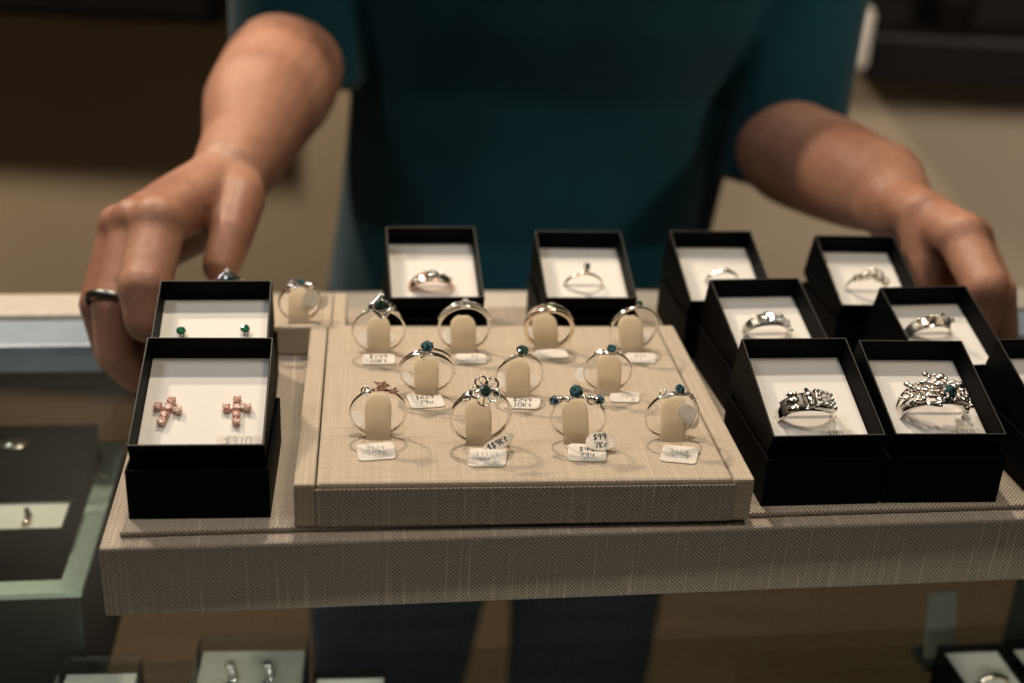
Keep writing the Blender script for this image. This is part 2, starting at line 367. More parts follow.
PX, PY, PA, PW, PD, PZ = -79.7, 404.9, R(6.98), 179.4, 149.5, 19.0
pad = empty('ring_pad', PX, PY, 0.1, PA, 'square linen ring pad with standing rings in the middle of the tray', 'ring pad')
PB = PZ - .1
MB().box(8.6, PW - 8.6, .8, PD, 0, PB).build('cushion', 'linen_pad', pad, bevel=1.4)
MB().box(0, 8.1, 0, PD, 0, PB + .2).build('side_rail', 'linen_pad', pad, bevel=1.0)
MB().box(PW - 8.1, PW, 0, PD, 0, PB + .2).build('side_rail', 'linen_pad', pad, bevel=1.0)
MB().box(8, PW - 8, 0.0, .75, 0, PB - 2.2).build('front_facing', 'linen_tray', pad, bevel=.3)
def pl_world(px, py, ox=PX, oy=PY, a=PA): return (ox + px * cos(a) - py * sin(a), oy + px * sin(a) + py * cos(a))
def clip(parent, x, y, z, w, h, lean, yaw=0, shift=0):
    """rounded linen tongue that rises through a ring"""
    mb = MB(); n = 14; cols = 8; V = []; Fc = []
    def sec(u): return (y - 4.4 + lean * (.55 * u + .45 * u * u), z - 1 + (h + 1) * u)
    for side in (0, 1):
        for i in range(n + 1):
            u = i / n; yy, zz = sec(u)
            ww = w / 2 * (1 - .10 * (1 - u)) * (1 if u < .7 else max(.12, 1 - ((u - .7) / .305) ** 2.6) ** .5)
            for k in range(cols + 1):
                q = -1 + 2 * k / cols; V.append((x + shift * u + q * ww, yy + side * 1.3 + .5 * q * q, zz))
    st = (n + 1) * (cols + 1)
    for i in range(n):
        for k in range(cols):
            a = i * (cols + 1) + k; Fc += [(a, a + 1, a + cols + 2, a + cols + 1), (st + a, st + a + cols + 1, st + a + cols + 2, st + a + 1)]
    for i in range(n):
        for k in (0, cols): a = i * (cols + 1) + k; Fc.append((a, a + cols + 1, st + a + cols + 1, st + a))
    for i in (0, n):
        for k in range(cols): a = i * (cols + 1) + k; Fc.append((a, a + 1, st + a + 1, st + a))
    mb.add(V, Fc); return mb.build('clip', 'linen_clip', parent, True)

# ------------------------------------------------------------------ rings
def P_(R0, th, y=0, dr=0): return Vector(((R0 + dr) * sin(th), y, R0 + (R0 + dr) * cos(th)))
def band(mb, R0, a0=-pi, a1=pi, w=lambda t: 1.6, t_=lambda t: 1.2, y=lambda t: 0, dr=lambda t: 0, n=56, seg=10, wave=None):
    closed = abs(a1 - a0) > 2 * pi - 1e-3; vs = []; fs = []; m = n if closed else n + 1
    for i in range(m):
        th = a0 + (a1 - a0) * i / n; o = Vector((sin(th), 0, cos(th)))
        c = P_(R0, th, y(th), dr(th) - t_(th) / 2)
        for k in range(seg):
            an = 2 * pi * k / seg; ca, sa = cos(an), sin(an)
            ex = math.copysign(abs(ca) ** .7, ca); ez = math.copysign(abs(sa) ** .7, sa)
            vs.append(c + Vector((0, 1, 0)) * ex * w(th) / 2 + o * ez * t_(th) / 2)
    for i in range(m if closed else m - 1):
        j = (i + 1) % m
        for k in range(seg): l = (k + 1) % seg; fs.append((i * seg + k, i * seg + l, j * seg + l, j * seg + k))
    if not closed: fs += [tuple(range(seg)), tuple((m - 1) * seg + k for k in range(seg))[::-1]]
    mb.add(vs, fs)
def taper(lo, hi, width=1.2, c=0):     # wide near the top, thin at the back
    return lambda t: lo + (hi - lo) * math.exp(-((t - c) / width) ** 2)
def prongs(mb, c, n, r, k=4, h=1.0, pr=.28):
    q = Vector(n).normalized().to_track_quat('Z', 'Y').to_matrix().to_4x4(); m = Matrix.Translation(Vector(c)) @ q
    for i in range(k):
        a = 2 * pi * (i + .5) / k
        mb.tube([m @ Vector((r * .45 * cos(a), r * .45 * sin(a), -1.6 * h)), m @ Vector((r * .98 * cos(a), r * .98 * sin(a), -.2)), m @ Vector((r * .95 * cos(a), r * .95 * sin(a), r * .28))], [pr * 1.1, pr, pr * .9], 6)
        mb.ball(m @ Vector((r * .92 * cos(a), r * .92 * sin(a), r * .3)), pr * 1.15, 6, 4)
def loop(mb, c, n, r, pr=.35, k=18, sy=1):
    q = Vector(n).normalized().to_track_quat('Z', 'Y').to_matrix().to_4x4(); m = Matrix.Translation(Vector(c)) @ q
    mb.tube([m @ Vector((r * cos(2 * pi * i / k), r * sy * sin(2 * pi * i / k), 0)) for i in range(k)], pr, 6, True)
def petal(mb, c, d, n, L, W, pr=.3):
    d = Vector(d).normalized(); n = Vector(n).normalized(); s = n.cross(d); c = Vector(c); pts = []
    for i in range(16):
        u = 2 * pi * i / 16; pts.append(c + d * L * (.5 - .5 * cos(u)) + s * W / 2 * sin(u) * (1 - .25 * cos(u)) + n * .4 * sin(u / 2))
    mb.tube(pts, pr, 6, True); mb.tube([c, c + d * L * .55 + n * .2, c + d * L], [pr, pr * .8, pr * .6], 5)
def leaf(mb, c, d, n, L, W):
    d = Vector(d).normalized(); n = Vector(n).normalized(); c = Vector(c)
    mb.tube([c, c + d * L * .3 + n * .3, c + d * L * .65 + n * .35, c + d * L], [W * .15, W * .5, W * .42, W * .06], 8, flat=(1, .38), nrm=n.cross(d))
def nuggets(mb, f, k, r0, r1, seed):
    g = random.Random(seed)
    for i in range(k): mb.ball(f(g), g.uniform(r0, r1), 7, 5, (g.uniform(.8, 1.2), g.uniform(.8, 1.2), g.uniform(.7, 1.1)))

Z = Vector((0, 0, 1)); FR = Vector((0, -1, 0))
def nrm(th, tip=0): return (Vector((sin(th), 0, cos(th))) + FR * tip).normalized()
def stone(parent, c, n, r, mat, label=None):
    o = MB().gem(c, n, r).build('stone', mat, parent)
    if label: o['label'] = label
    return o
def d_halo(r, R0, bp):
    b = MB(); band(b, R0, w=taper(1.4, 2.6, .9), t_=taper(1.0, 1.6, .8)); b.build('band', 'silver', r, True)
    h = MB(); n = nrm(0, 1.3); c = P_(R0, .08, -.9, 1.2)
    q = n.to_track_quat('Z', 'X').to_matrix().to_4x4(); m = Matrix.Translation(c) @ q
    ring = [m @ Vector((rr * cos(a), rr * sin(a), 0)) for a, rr in [(2 * pi * i / 24, 5.6 if i % 6 == 0 else (4.5 if i % 6 in (1, 5) else 3.8)) for i in range(24)]]
    h.tube(ring, 1.0, 6, True)
    for p in ring: h.ball(p + n * .5, .5, 6, 4)
    h.gem(c - n * .5, n, 4.4, 12)
    prongs(h, c + n * .6, n, 2.9, 4)
    for i in range(9): h.ball(P_(R0, -.32 - i * .085, -.6, .3), .55 - .02 * i, 6, 4)
    h.tube([P_(R0, .3, -.6, .6), P_(R0, .55, -.6, .5), P_(R0, .85, -.3, .1)], [1.3, 1.5, .7], 8)
    h.tube([m @ Vector((0, -3.8, -.3)), m @ Vector((1.6, -4.4, -1.2)), P_(R0, .34, -1.2, -.6)], [.6, .6, .5], 6)
    h.build('halo', 'silver', r, True); stone(r, c + n * .8, n, 2.9, 'gem_green')
def d_channel(r, R0, bp):
    b = MB(); band(b, R0, w=taper(2.2, 4.2, 1.0), t_=taper(1.2, 1.9, 1.1), y=lambda t: -.1); b.build('band', 'silver', r, True)
    h = MB()
    for s, y0 in ((-1, -1.4), (1, -1.4)):
        band(h, R0, .06 * s, 1.25 * s, w=lambda t: .7, t_=lambda t: .9, y=lambda t: y0 + abs(t) * .3, dr=lambda t: 1.2 - abs(t) * .6, n=16)
        band(h, R0, .06 * s, 1.25 * s, w=lambda t: .7, t_=lambda t: .9, y=lambda t: 1.2 - abs(t) * .3, dr=lambda t: 1.3 - abs(t) * .6, n=16)
        for i in range(8): h.ball(P_(R0, s * (.15 + i * .12), -.1, .75), .62, 6, 4)
    prongs(h, P_(R0, 0, 0, 1.6), Z, 1.6, 4); h.tube([P_(R0, .02, -1.6, -1.3), P_(R0, .02, -1.8, 1.2)], .55)
    h.build('shoulders', 'silver', r, True); stone(r, P_(R0, 0, 0, 1.9), Z, 1.6, 'gem_clear')
def d_wide(r, R0, bp):
    b = MB(); band(b, R0, w=taper(3.0, 6.4, 1.3), t_=taper(1.7, 2.8, 1.3)); b.build('band', 'gold', r, True)
    h = MB()
    for i in range(9):
        for y in (-1.5, 1.5): h.ball(P_(R0, -.95 + i * .085, y * (.8 + .03 * i), .15), .5, 6, 4)
    band(h, R0, .2, 1.1, w=lambda t: .7, t_=lambda t: .6, y=lambda t: -1.9 + .5 * t, dr=lambda t: .3, n=14); loop(h, P_(R0, 0, 0, .25), Z, 1.9, .4)
    h.build('pave_top', 'gold', r, True); stone(r, P_(R0, 0.02, -.2, .35), nrm(0, .25), 1.5, 'gem_green')
def d_bypass(r, R0, bp):
    b = MB(); band(b, R0, -pi, pi, w=lambda t: 1.5, t_=lambda t: 1.0); b.build('band', 'silver', r, True)
    h = MB(); band(h, R0, -1.25, -.05, w=lambda t: 2.2, t_=lambda t: 1.2, y=lambda t: -.2, dr=lambda t: .7, n=18)
    for i in range(11): h.ball(P_(R0, -1.15 + i * .09, -1.2, .6), .42, 6, 4)
    prongs(h, P_(R0, .03, -.3, 1.9), nrm(0, .3), 1.7, 4); h.build('shoulder', 'silver', r, True)
    stone(r, P_(R0, .03, -.3, 2.1), nrm(0, .3), 1.7, 'gem_green')
def d_cross(r, R0, bp):
    b = MB(); band(b, R0, -pi, pi, w=lambda t: 1.7, t_=lambda t: 1.1, y=lambda t: .9, dr=lambda t: -1.2 * math.exp(-(t / .8) ** 2)); b.build('band', 'silver', r, True)
    h = MB()
    band(h, R0, -1.45, .12, w=lambda t: 1.3, t_=lambda t: 1.0, y=lambda t: -.9 - .9 * cos(t), dr=lambda t: .7 * cos(t), n=22)
    band(h, R0, -1.45, .95, w=lambda t: 1.2, t_=lambda t: .9, y=lambda t: 1.2 * sin(t * 1.6) + .3, dr=lambda t: .8 + .6 * cos(t), n=22)
    band(h, R0, -.25, 1.5, w=lambda t: 1.4, t_=lambda t: 1.0, y=lambda t: -2.3 + 1.2 * t, dr=lambda t: .6 - 1.2 * (t < -.1), n=22)
    h.tube([P_(R0, -.16, -2.4, -2.8), P_(R0, -.05, -2.2, -.8), P_(R0, .2, -1.8, .9)], [.35, .6, .5])
    c = P_(R0, 0, -.6, 2.9); prongs(h, c, nrm(0, .4), 2.8, 6, 1.4, .36); loop(h, c + Vector((0, 0, -1.2)), Z, 1.9, .36)
    h.build('crossing_strands', 'silver', r, True); stone(r, c + Vector((0, 0, .2)), nrm(0, .4), 2.8, 'gem_teal')
def d_solitaire(r, R0, bp, g='gem_green', rad=2.7, mat='silver'):
    b = MB(); band(b, R0, w=taper(1.3, 1.9, 1.0), t_=lambda t: 1.0, dr=lambda t: .3 * math.exp(-(t / .5) ** 2)); b.build('band', mat, r, True)
    h = MB(); c = P_(R0, 0, -.2, 2.6); prongs(h, c, nrm(0, .3), rad, 6, 1.4); h.ball(P_(R0, -.02, -1.7, .4), .8)
    for s in (-1, 1): h.tube([P_(R0, s * .12, -.6, .2), P_(R0, s * .3, -.4, .75), P_(R0, s * .7, 0, .2)], [.4, .55, .3])
    h.build('setting', mat, r, True); stone(r, c + Vector((0, 0, .2)), nrm(0, .3), rad, g)
def d_leafy(r, R0, bp):
    b = MB(); band(b, R0, w=lambda t: 1.5, t_=lambda t: 1.0); b.build('band', 'silver', r, True)
    h = MB(); c = P_(R0, .05, -.8, 1.8); prongs(h, c, nrm(0, .5), 2.2, 4, 1, .34)
    leaf(h, P_(R0, -.2, -1.0, .9), (-1, -.1, -.35), nrm(-.4, .6), 5.2, 3.0); leaf(h, P_(R0, -.15, -1.2, -.3), (-1, -.4, .1), nrm(-.3, .6), 4.2, 1.6)
    loop(h, P_(R0, .3, -.8, 1.1), nrm(.3, .7), 1.3, .35); h.tube([P_(R0, -.5, -1, .1), P_(R0, -.1, -1.7, -.4), P_(R0, .3, -1.4, -.2), P_(R0, .6, -.6, .2)], [.3, .45, .45, .3])
    nuggets(h, lambda g: P_(R0, g.uniform(-.4, .4), -1.2 + g.uniform(-.5, .5), g.uniform(-.4, 1.2)), 9, .35, .6, 3)
    h.build('leaf_setting', 'silver', r, True); stone(r, c + Vector((0, -.1, .2)), nrm(0, .5), 2.2, 'gem_teal')
def d_rose(r, R0, bp):
    b = MB(); band(b, R0, w=lambda t: 1.5, t_=lambda t: 1.0); b.build('band', 'silver', r, True)
    h = MB(); loop(h, P_(R0, -.42, -.8, .6), nrm(-.4, .9), 1.9, .35, sy=.8); loop(h, P_(R0, -.38, -.9, .5), nrm(-.4, .9), 1.1, .25); h.build('wire_leaf', 'silver', r, True)
    f = MB(); c = P_(R0, .1, -.9, 2.0)
    for k in range(3):
        for i in range(5 - k): a = i * 2 * pi / (5 - k) + k; f.ball(c + Vector((cos(a) * (1.9 - .6 * k), -.3 * k, sin(a) * (1.5 - .5 * k))), 1.0 - .12 * k, 7, 5, (1, .6, .8))
    leaf(f, c + Vector((-.4, 0, .8)), (-1, 0, .5), FR, 3.2, 1.5); leaf(f, c + Vector((1, 0, .4)), (1, 0, -.2), FR, 2.6, 1.3)
    g_ = P_(R0, .5, -.9, .9)
    for i in range(5): a = i * 2 * pi / 5; f.ball(g_ + Vector((cos(a) * 1.3, -.2, sin(a) * 1.1)), .8, 7, 5)
    f.tube([P_(R0, -.25, -1, .2), P_(R0, .1, -1.2, .1), P_(R0, .45, -1, .1)], .45); f.build('rose', 'rose_gold', r, True)['label'] = 'rose gold flower'
    stone(r, g_ + Vector((0, -.7, .2)), nrm(.4, .9), .9, 'gem_pink')
def d_flower(r, R0, bp):
    b = MB(); band(b, R0, -pi, pi, w=lambda t: 2.0, t_=lambda t: 1.3, y=lambda t: .6 * cos(t)); b.build('band', 'silver', r, True)
    h = MB(); band(h, R0, .25, 1.9, w=lambda t: 1.3, t_=lambda t: 1.0, y=lambda t: -2.4 + t * 1.1, dr=lambda t: .9 - .4 * t, n=20)
    band(h, R0, -1.9, -.25, w=lambda t: 1.3, t_=lambda t: 1.0, y=lambda t: -2.2 - t * 1.1, dr=lambda t: .6 + .3 * t, n=20)
    n = nrm(0, 1.1); c = P_(R0, .05, -2.2, 1.2); q = n.to_track_quat('Z', 'X').to_matrix()
    for i in range(5):
        a = 2 * pi * i / 5 + .4; petal(h, c, q @ Vector((cos(a), sin(a), .12)), n, 6.2, 4.8, .46)
    loop(h, P_(R0, -.52, -1.8, .3), nrm(-.5, 1), 1.6, .4); prongs(h, c + n * .9, n, 2.4, 5, .9); h.build('flower', 'silver', r, True)['label'] = 'open wire flower'
    stone(r, c + n * 1.1, n, 2.4, 'gem_green')
def d_crown(r, R0, bp):
    b = MB(); band(b, R0, w=lambda t: 1.4, t_=lambda t: .9); b.build('band', 'silver', r, True)
    h = MB()
    for th, rad, dr in ((-.85, 2.1, 2.2), (-.12, 2.8, 3.0), (.62, 2.2, 1.9)):
        c = P_(R0, th, -.9, dr); n = nrm(th * .6, .8); prongs(h, c, n, rad, 5, 1.3)
        stone(r, c + n * .2, n, rad, 'gem_blue' if rad < 2.5 else 'gem_teal', 'pale blue stone' if rad < 2.5 else 'larger teal stone')
    for th, d in ((-.5, -1), (.2, 1), (.35, 1)): leaf(h, P_(R0, th, -1.1, .7), (d, -.2, .1), nrm(th, .7), 3.8, 1.9)
    loop(h, P_(R0, .4, -1.4, .2), nrm(.4, .9), 1.7, .35); loop(h, P_(R0, -.45, -1.3, .4), nrm(-.4, .9), 1.1, .3)
    nuggets(h, lambda g: P_(R0, g.uniform(-.7, .5), -1.2 + g.uniform(-.5, .5), g.uniform(-.2, 1.3)), 16, .3, .6, 5)
    h.build('leafy_setting', 'silver', r, True)
def d_vine(r, R0, bp):
    b = MB(); band(b, R0, w=lambda t: 1.5, t_=lambda t: 1.0); b.build('band', 'silver', r, True)
    h = MB(); c = P_(R0, .08, -1, 2.0); prongs(h, c, nrm(0, .8), 2.1, 6)
    loop(h, P_(R0, -.4, -1, .9), nrm(-.4, .9), 2.0, .36, sy=.85); loop(h, P_(R0, -.33, -1, .6), nrm(-.4, .9), 1.0, .28)
    for i in range(4): h.ball(P_(R0, .4 + .13 * i, -.9, .7 - .12 * i), .8 - .06 * i, 7, 5)
    loop(h, P_(R0, .62, -1.1, .2), nrm(.6, .9), 1.0, .3); h.tube([P_(R0, -.6, -1, 0), P_(R0, -.1, -1.6, -.2), P_(R0, .4, -1.3, .1)], [.3, .5, .35])
    h.build('vine_setting', 'silver', r, True); stone(r, c + Vector((0, -.2, .2)), nrm(0, .8), 2.1, 'gem_teal')
def d_pear(r, R0, bp):
    b = MB(); band(b, R0, w=taper(1.6, 3.4, .9), t_=lambda t: 1.1); b.build('band', 'silver', r, True)
    h = MB(); loop(h, P_(R0, -.25, -1.2, .8), nrm(-.3, .8), 2.2, .45); h.ball(P_(R0, -.42, -1.4, .2), 1.9, 10, 7, (1.2, .6, .8)); h.ball(P_(R0, .45, -1, .6), 2.2, 10, 7, (1.3, .7, .8))
    prongs(h, P_(R0, .05, -1, 1.7), nrm(0, .6), 1.9, 5); h.build('setting', 'silver', r, True); stone(r, P_(R0, .05, -1.1, 1.9), nrm(0, .6), 1.9, 'gem_teal')

# handwriting strokes in a 1 x 1.6 cell
G = {'0': [[(0, .3), (.2, 0), (.7, 0), (.9, .5), (.9, 1.1), (.7, 1.6), (.2, 1.6), (0, 1.1), (0, .3)]], '1': [[(.3, 1.3), (.5, 1.6), (.5, 0)]],
     '2': [[(0, 1.3), (.3, 1.6), (.8, 1.5), (.8, 1.0), (0, 0), (.9, 0)]], '3': [[(0, 1.5), (.7, 1.6), (.8, 1.2), (.4, .85), (.85, .6), (.8, .1), (0, 0)]],
     '4': [[(.1, 1.6), (.05, .8), (.85, .8)], [(.75, 1.6), (.7, 0)]], '5': [[(.85, 1.6), (.15, 1.6), (.1, .95), (.8, .8), (.8, .1), (0, 0)]],
     '6': [[(.8, 1.6), (.2, 1.0), (0, .4), (.3, 0), (.8, .2), (.7, .8), (.1, .7)]], '7': [[(0, 1.5), (.9, 1.6), (.3, 0)]],
     '9': [[(.8, 1.1), (.3, .9), (.05, 1.3), (.4, 1.6), (.8, 1.5), (.8, .8), (.6, 0)]],
     '$': [[(.85, 1.35), (.4, 1.5), (.05, 1.2), (.45, .85), (.85, .5), (.5, .1), (0, .25)], [(.45, 1.8), (.45, -.2)]],
     'K': [[(.1, 1.6), (.1, 0)], [(.8, 1.5), (.1, .75), (.85, 0)]], 't': [[(.4, 1.5), (.4, .1), (.7, .05)], [(.1, 1.05), (.75, 1.1)]],
     'r': [[(.2, 1.0), (.2, 0)], [(.2, .7), (.5, 1.0), (.8, .95)]], 'w': [[(0, 1), (.2, 0), (.45, .8), (.7, 0), (.95, 1)]], '.': [[(.3, 0), (.4, .1)]], ' ': []}
def writing(lines, cx, cy, z, hgt, pr=.16, slant=.1, gap=1.45):
    mb = MB(); k = hgt / 1.6
    for li, s in enumerate(lines):
        wdt = len(s) * 1.2 * k; y0 = cy + (len(lines) / 2 - li - .8) * hgt * gap
        for i, ch in enumerate(s):
            for st in G[ch]:
                pts = [(cx - wdt / 2 + (i * 1.2 + px + slant * py) * k + rnd.uniform(-.05, .05) * k, y0 + py * k + rnd.uniform(-.06, .06) * k, z) for px, py in st]
                mb.tube(pts, pr, 4, flat=(.25, 1), nrm=(0, 0, 1))
    return mb
def slab(pts, z0, z1):
    n = len(pts); mb = MB(); mb.add([(x, y, z) for z in (z0, z1) for x, y in pts], [tuple(range(n))[::-1], tuple(range(n, 2 * n))] + [(i, (i + 1) % n, n + (i + 1) % n, n + i) for i in range(n)]); return mb
def rrect(w, h, r, cx=0, cy=0, skew=0):
    out = []
    for sx, sy, a0 in ((1, -1, -90), (1, 1, 0), (-1, 1, 90), (-1, -1, 180)):
        for i in range(5): a = R(a0 + 22.5 * i); out.append((sx * (w / 2 - r) + r * cos(a), sy * (h / 2 - r) + r * sin(a)))
    return [(cx + x + skew * y, cy + y) for x, y in out]

RINGS = [  # name, pad x, pad y, outer radius, yaw, design, label, lines, ink, tag dx, dy, w, h, yaw, back discs
 ('a', 32.5, 119.5, 12.4, 4, d_halo, 'silver ring with a lozenge halo around a dark green stone, back left of the pad', ['$149', '10Kt'], 'ink', 0, -11, 15, 9, 2, (-5.6, 5.2)),
 ('b', 72, 122, 12.6, 3, d_channel, 'silver ring with grooved double shoulders, second from left in the back row', ['  $2', '910'], 'ink_faint', 3, -13, 14, 9, 1, (-6.3, 4.8)),
 ('c', 112.3, 124.5, 12.0, -4, d_wide, 'wide gold-toned band with small pave stones, third in the back row', ['   '], 'ink_faint', 1, -10.5, 15, 8.5, 10, (-5.5, None)),
 ('d', 152, 122.5, 12.2, 10, d_bypass, 'ring with a textured left shoulder and one small stone, back right of the pad', ['$99', '1'], 'ink_faint', 3, -13, 14, 9, -3, (None, 6)),
 ('e', 53, 77.5, 12.0, -3, d_cross, 'silver ring of crossing strands with a round teal stone, left in the middle row', ['$629', '79w'], 'ink', -.5, -10, 15, 12, 9, (-7.5, None)),
 ('f', 92.7, 74.5, 11.0, 8, d_solitaire, 'thin silver solitaire ring with a dark green stone, centre of the middle row', ['$249', '10Kt'], 'ink', 1.5, -10, 15, 9, -5, (-8, 5)),
 ('g', 132.5, 79, 10.9, -6, d_leafy, 'thin silver ring with a leaf and a small teal stone, right in the middle row', ['72'], 'ink_faint', 7.5, -9, 13, 9, -4, (-11, None)),
 ('h', 32, 42.5, 11.7, 2, d_rose, 'thin ring topped with a rose gold flower, front left of the pad', ['$119', '1077'], 'ink_faint', -.8, -19, 15, 11.5, 7, (-6.5, 5.8)),
 ('i', 72.5, 40.5, 12.7, 6, d_flower, 'silver ring with an open wire flower around a green stone, second in the front row', ['$1149', '10Kt'], 'ink_faint', 2.6, -22.5, 15, 12.5, -1, (None, None)),
 ('j', 113, 37, 11.5, -8, d_crown, 'ring with three blue stones on a leafy setting, third in the front row', ['$49', '794'], 'ink', 2.6, -16, 15.5, 12, -5, (None, None)),
 ('k', 151.6, 38, 11.6, 5, d_vine, 'thin silver ring with a teal stone and vine loops, front right of the pad', ['$159', '1074'], 'ink_faint', 1.5, -19, 14.5, 12, -12, (None, 4)),
]
LEAN = dict(a=9, b=6, e=14, j=12)
TAGLAB = dict(a='under the halo ring at back left', b='under the grooved silver ring in the back row', c='curled under the wide gold-toned band', d='under the small-stone ring at back right',
 e='under the crossing-strand ring in the middle row', f='under the centre solitaire ring', g='under the leaf ring in the middle row', h='below the rose gold flower ring', i='below the big wire flower ring',
 j='reading $49 below the three blue stone ring', k='below the teal vine ring at front right')
for (nm, x, y, Ro, yaw, fn, lab, lines, ink, tx, ty, tw, th, tyaw, discs) in RINGS:
    sh_y = {'i': 8, 'h': 4.5, 'k': 3.5, 'j': 4}.get(nm, 3); y -= sh_y; wx, wy = pl_world(x, y); yr = PA + R(yaw); ty += sh_y
    r = empty('ring', wx, wy, PZ + .25, yr, lab, 'ring', 'rings standing on the linen pad', rx=R(LEAN.get(nm, 9))); fn(r, Ro, None)
    shift = {'d': 0, 'j': -.5, 'k': 2, 'i': 0, 'g': 1.2, 'c': -1}.get(nm, 0)
    clip(pad, x + shift * .6, y, PB, 12.4 if nm in 'bcd' else 11.2, 14.5 if nm in 'bcd' else 15.0, 12, shift=shift)
    # price tag: printed label in front, film strip up to the ring, paper ends behind the clip
    wx, wy = pl_world(x + tx, y + ty); t_ = empty('price_tag', wx, wy, PZ + .35, PA + R(tyaw), 'small white paper price tag ' + TAGLAB[nm], 'price tag', 'price tags of the rings on the pad')
    Mr = Matrix.Rotation(R(5), 4, 'X') @ Matrix.Translation((0, 0, .5))
    s = slab(rrect(tw, th, 1.8, skew=.12 if tyaw < 0 else 0), 0, .22); s.v = [Mr @ v for v in s.v]; s.build('label', 'tag', t_)
    wr = writing(lines, 0, 0, .26, 2.8 if ink == 'ink' else 2.5, .22 if ink == 'ink' else .17); wr.v = [Mr @ v for v in wr.v]
    if wr.f: wr.build('handwriting', ink, t_)
    # film strip back to the ring bottom
    L = -ty - th / 2 - 4.3
    if L > 1: st = MB().box(-tx - 3, -tx + 3, th / 2 - .5, th / 2 + L, .05, .16); st.build('film_strip', 'film', t_)
    for dx in discs:
        if dx is None: continue
        d = slab([(1.0 * a, b_) for a, b_ in [(3.1 * cos(2 * pi * i / 18), 3.7 * sin(2 * pi * i / 18)) for i in range(18)]], 0, .25)
        mm = Matrix.Translation((dx - tx, -ty + 4.2, 5.6)) @ Matrix.Rotation(R(36), 4, 'X'); d.v = [mm @ v for v in d.v]; d.build('tag_end', 'tag', t_)
    if nm in 'ijk':
        if nm == 'i': spec = ((7.2, -7.0, 2.6, 30, 40), 7.8, 2.6, ['$$9Kt'])
        elif nm == 'j': spec = ((8.2, -7.5, 3.4, 8, 34), 6.2, 4.2, ['$99', '7Kr'])
        else: spec = ((4.6, 2.5, 8.6, -60, 68), 5.6, 4.2, None)
        (ox, oy, oz, az, ti), a_, b_, wl = spec
        d = slab([(a_ * cos(2 * pi * i / 24), b_ * sin(2 * pi * i / 24)) for i in range(24)], 0, .25)
        mm = Matrix.Translation((ox - tx, oy - ty, oz)) @ (Matrix.Rotation(R(ti), 4, 'X') @ Matrix.Rotation(R(az), 4, 'Z'))
        d.v = [mm @ v for v in d.v]; d.build('round_end', 'tag', t_)
        if wl:
            w2 = writing(wl, 0, 0, .3, 2.5, .26); w2.v = [mm @ v for v in w2.v]; w2.build('handwriting', 'ink', t_)

# small back-left pad with two rings
SP = empty('ring_pad', -156.5, 551, 0.1, PA, 'small linen ring pad behind the earring boxes at the back left of the tray', 'ring pad')
MB().box(0, 68, 0, 44, 0, 15.5).build('cushion', 'linen_pad', SP, bevel=1.2); MB().box(68.4, 75, 0, 44, 0, 15.6).build('side_rail', 'linen_pad', SP, bevel=.8)
for (x, y, Ro, fn, lab, tl) in ((54, 6.5, 10.6, d_pear, 'silver teardrop ring with a teal stone on the small back-left pad', 'white paper tag hanging beside the teardrop ring on the small pad'),
                                (18, 17, 8.8, d_halo, 'ring half hidden behind the green stud earring box, on the small pad', 'paper tag of the half hidden ring on the small pad')):
    wx, wy = pl_world(x, y, -158, 551); r = empty('ring', wx, wy, 15.9, PA + R(8), lab, 'ring', rx=R(9)); fn(r, Ro, None)
    clip(SP, x - 2, y, 15.5, 10.5, 14, 13)
    t_ = empty('price_tag', wx, wy, 15.8, PA + R(5), tl, 'price tag')
    for (dx, dz, q) in ((5.5, 10.5, 5.0), (11.5, 8.5, 3.4)):
        d = slab([(.8 * q * cos(2 * pi * i / 20), 1.2 * q * sin(2 * pi * i / 20)) for i in range(20)], 0, .25)
        mm = Matrix.Translation((dx, 1.2 + dx * .2, dz)) @ Matrix.Rotation(R(72), 4, 'X') @ Matrix.Rotation(R(-25), 4, 'Z'); d.v = [mm @ v for v in d.v]; d.build('tag_end', 'tag', t_)
    MB().tube([(-4, 1.5, 1.2), (4, 2.5, 1.0), (9, 3, 6)], .3, 6).build('tag_string', 'film', t_, True)

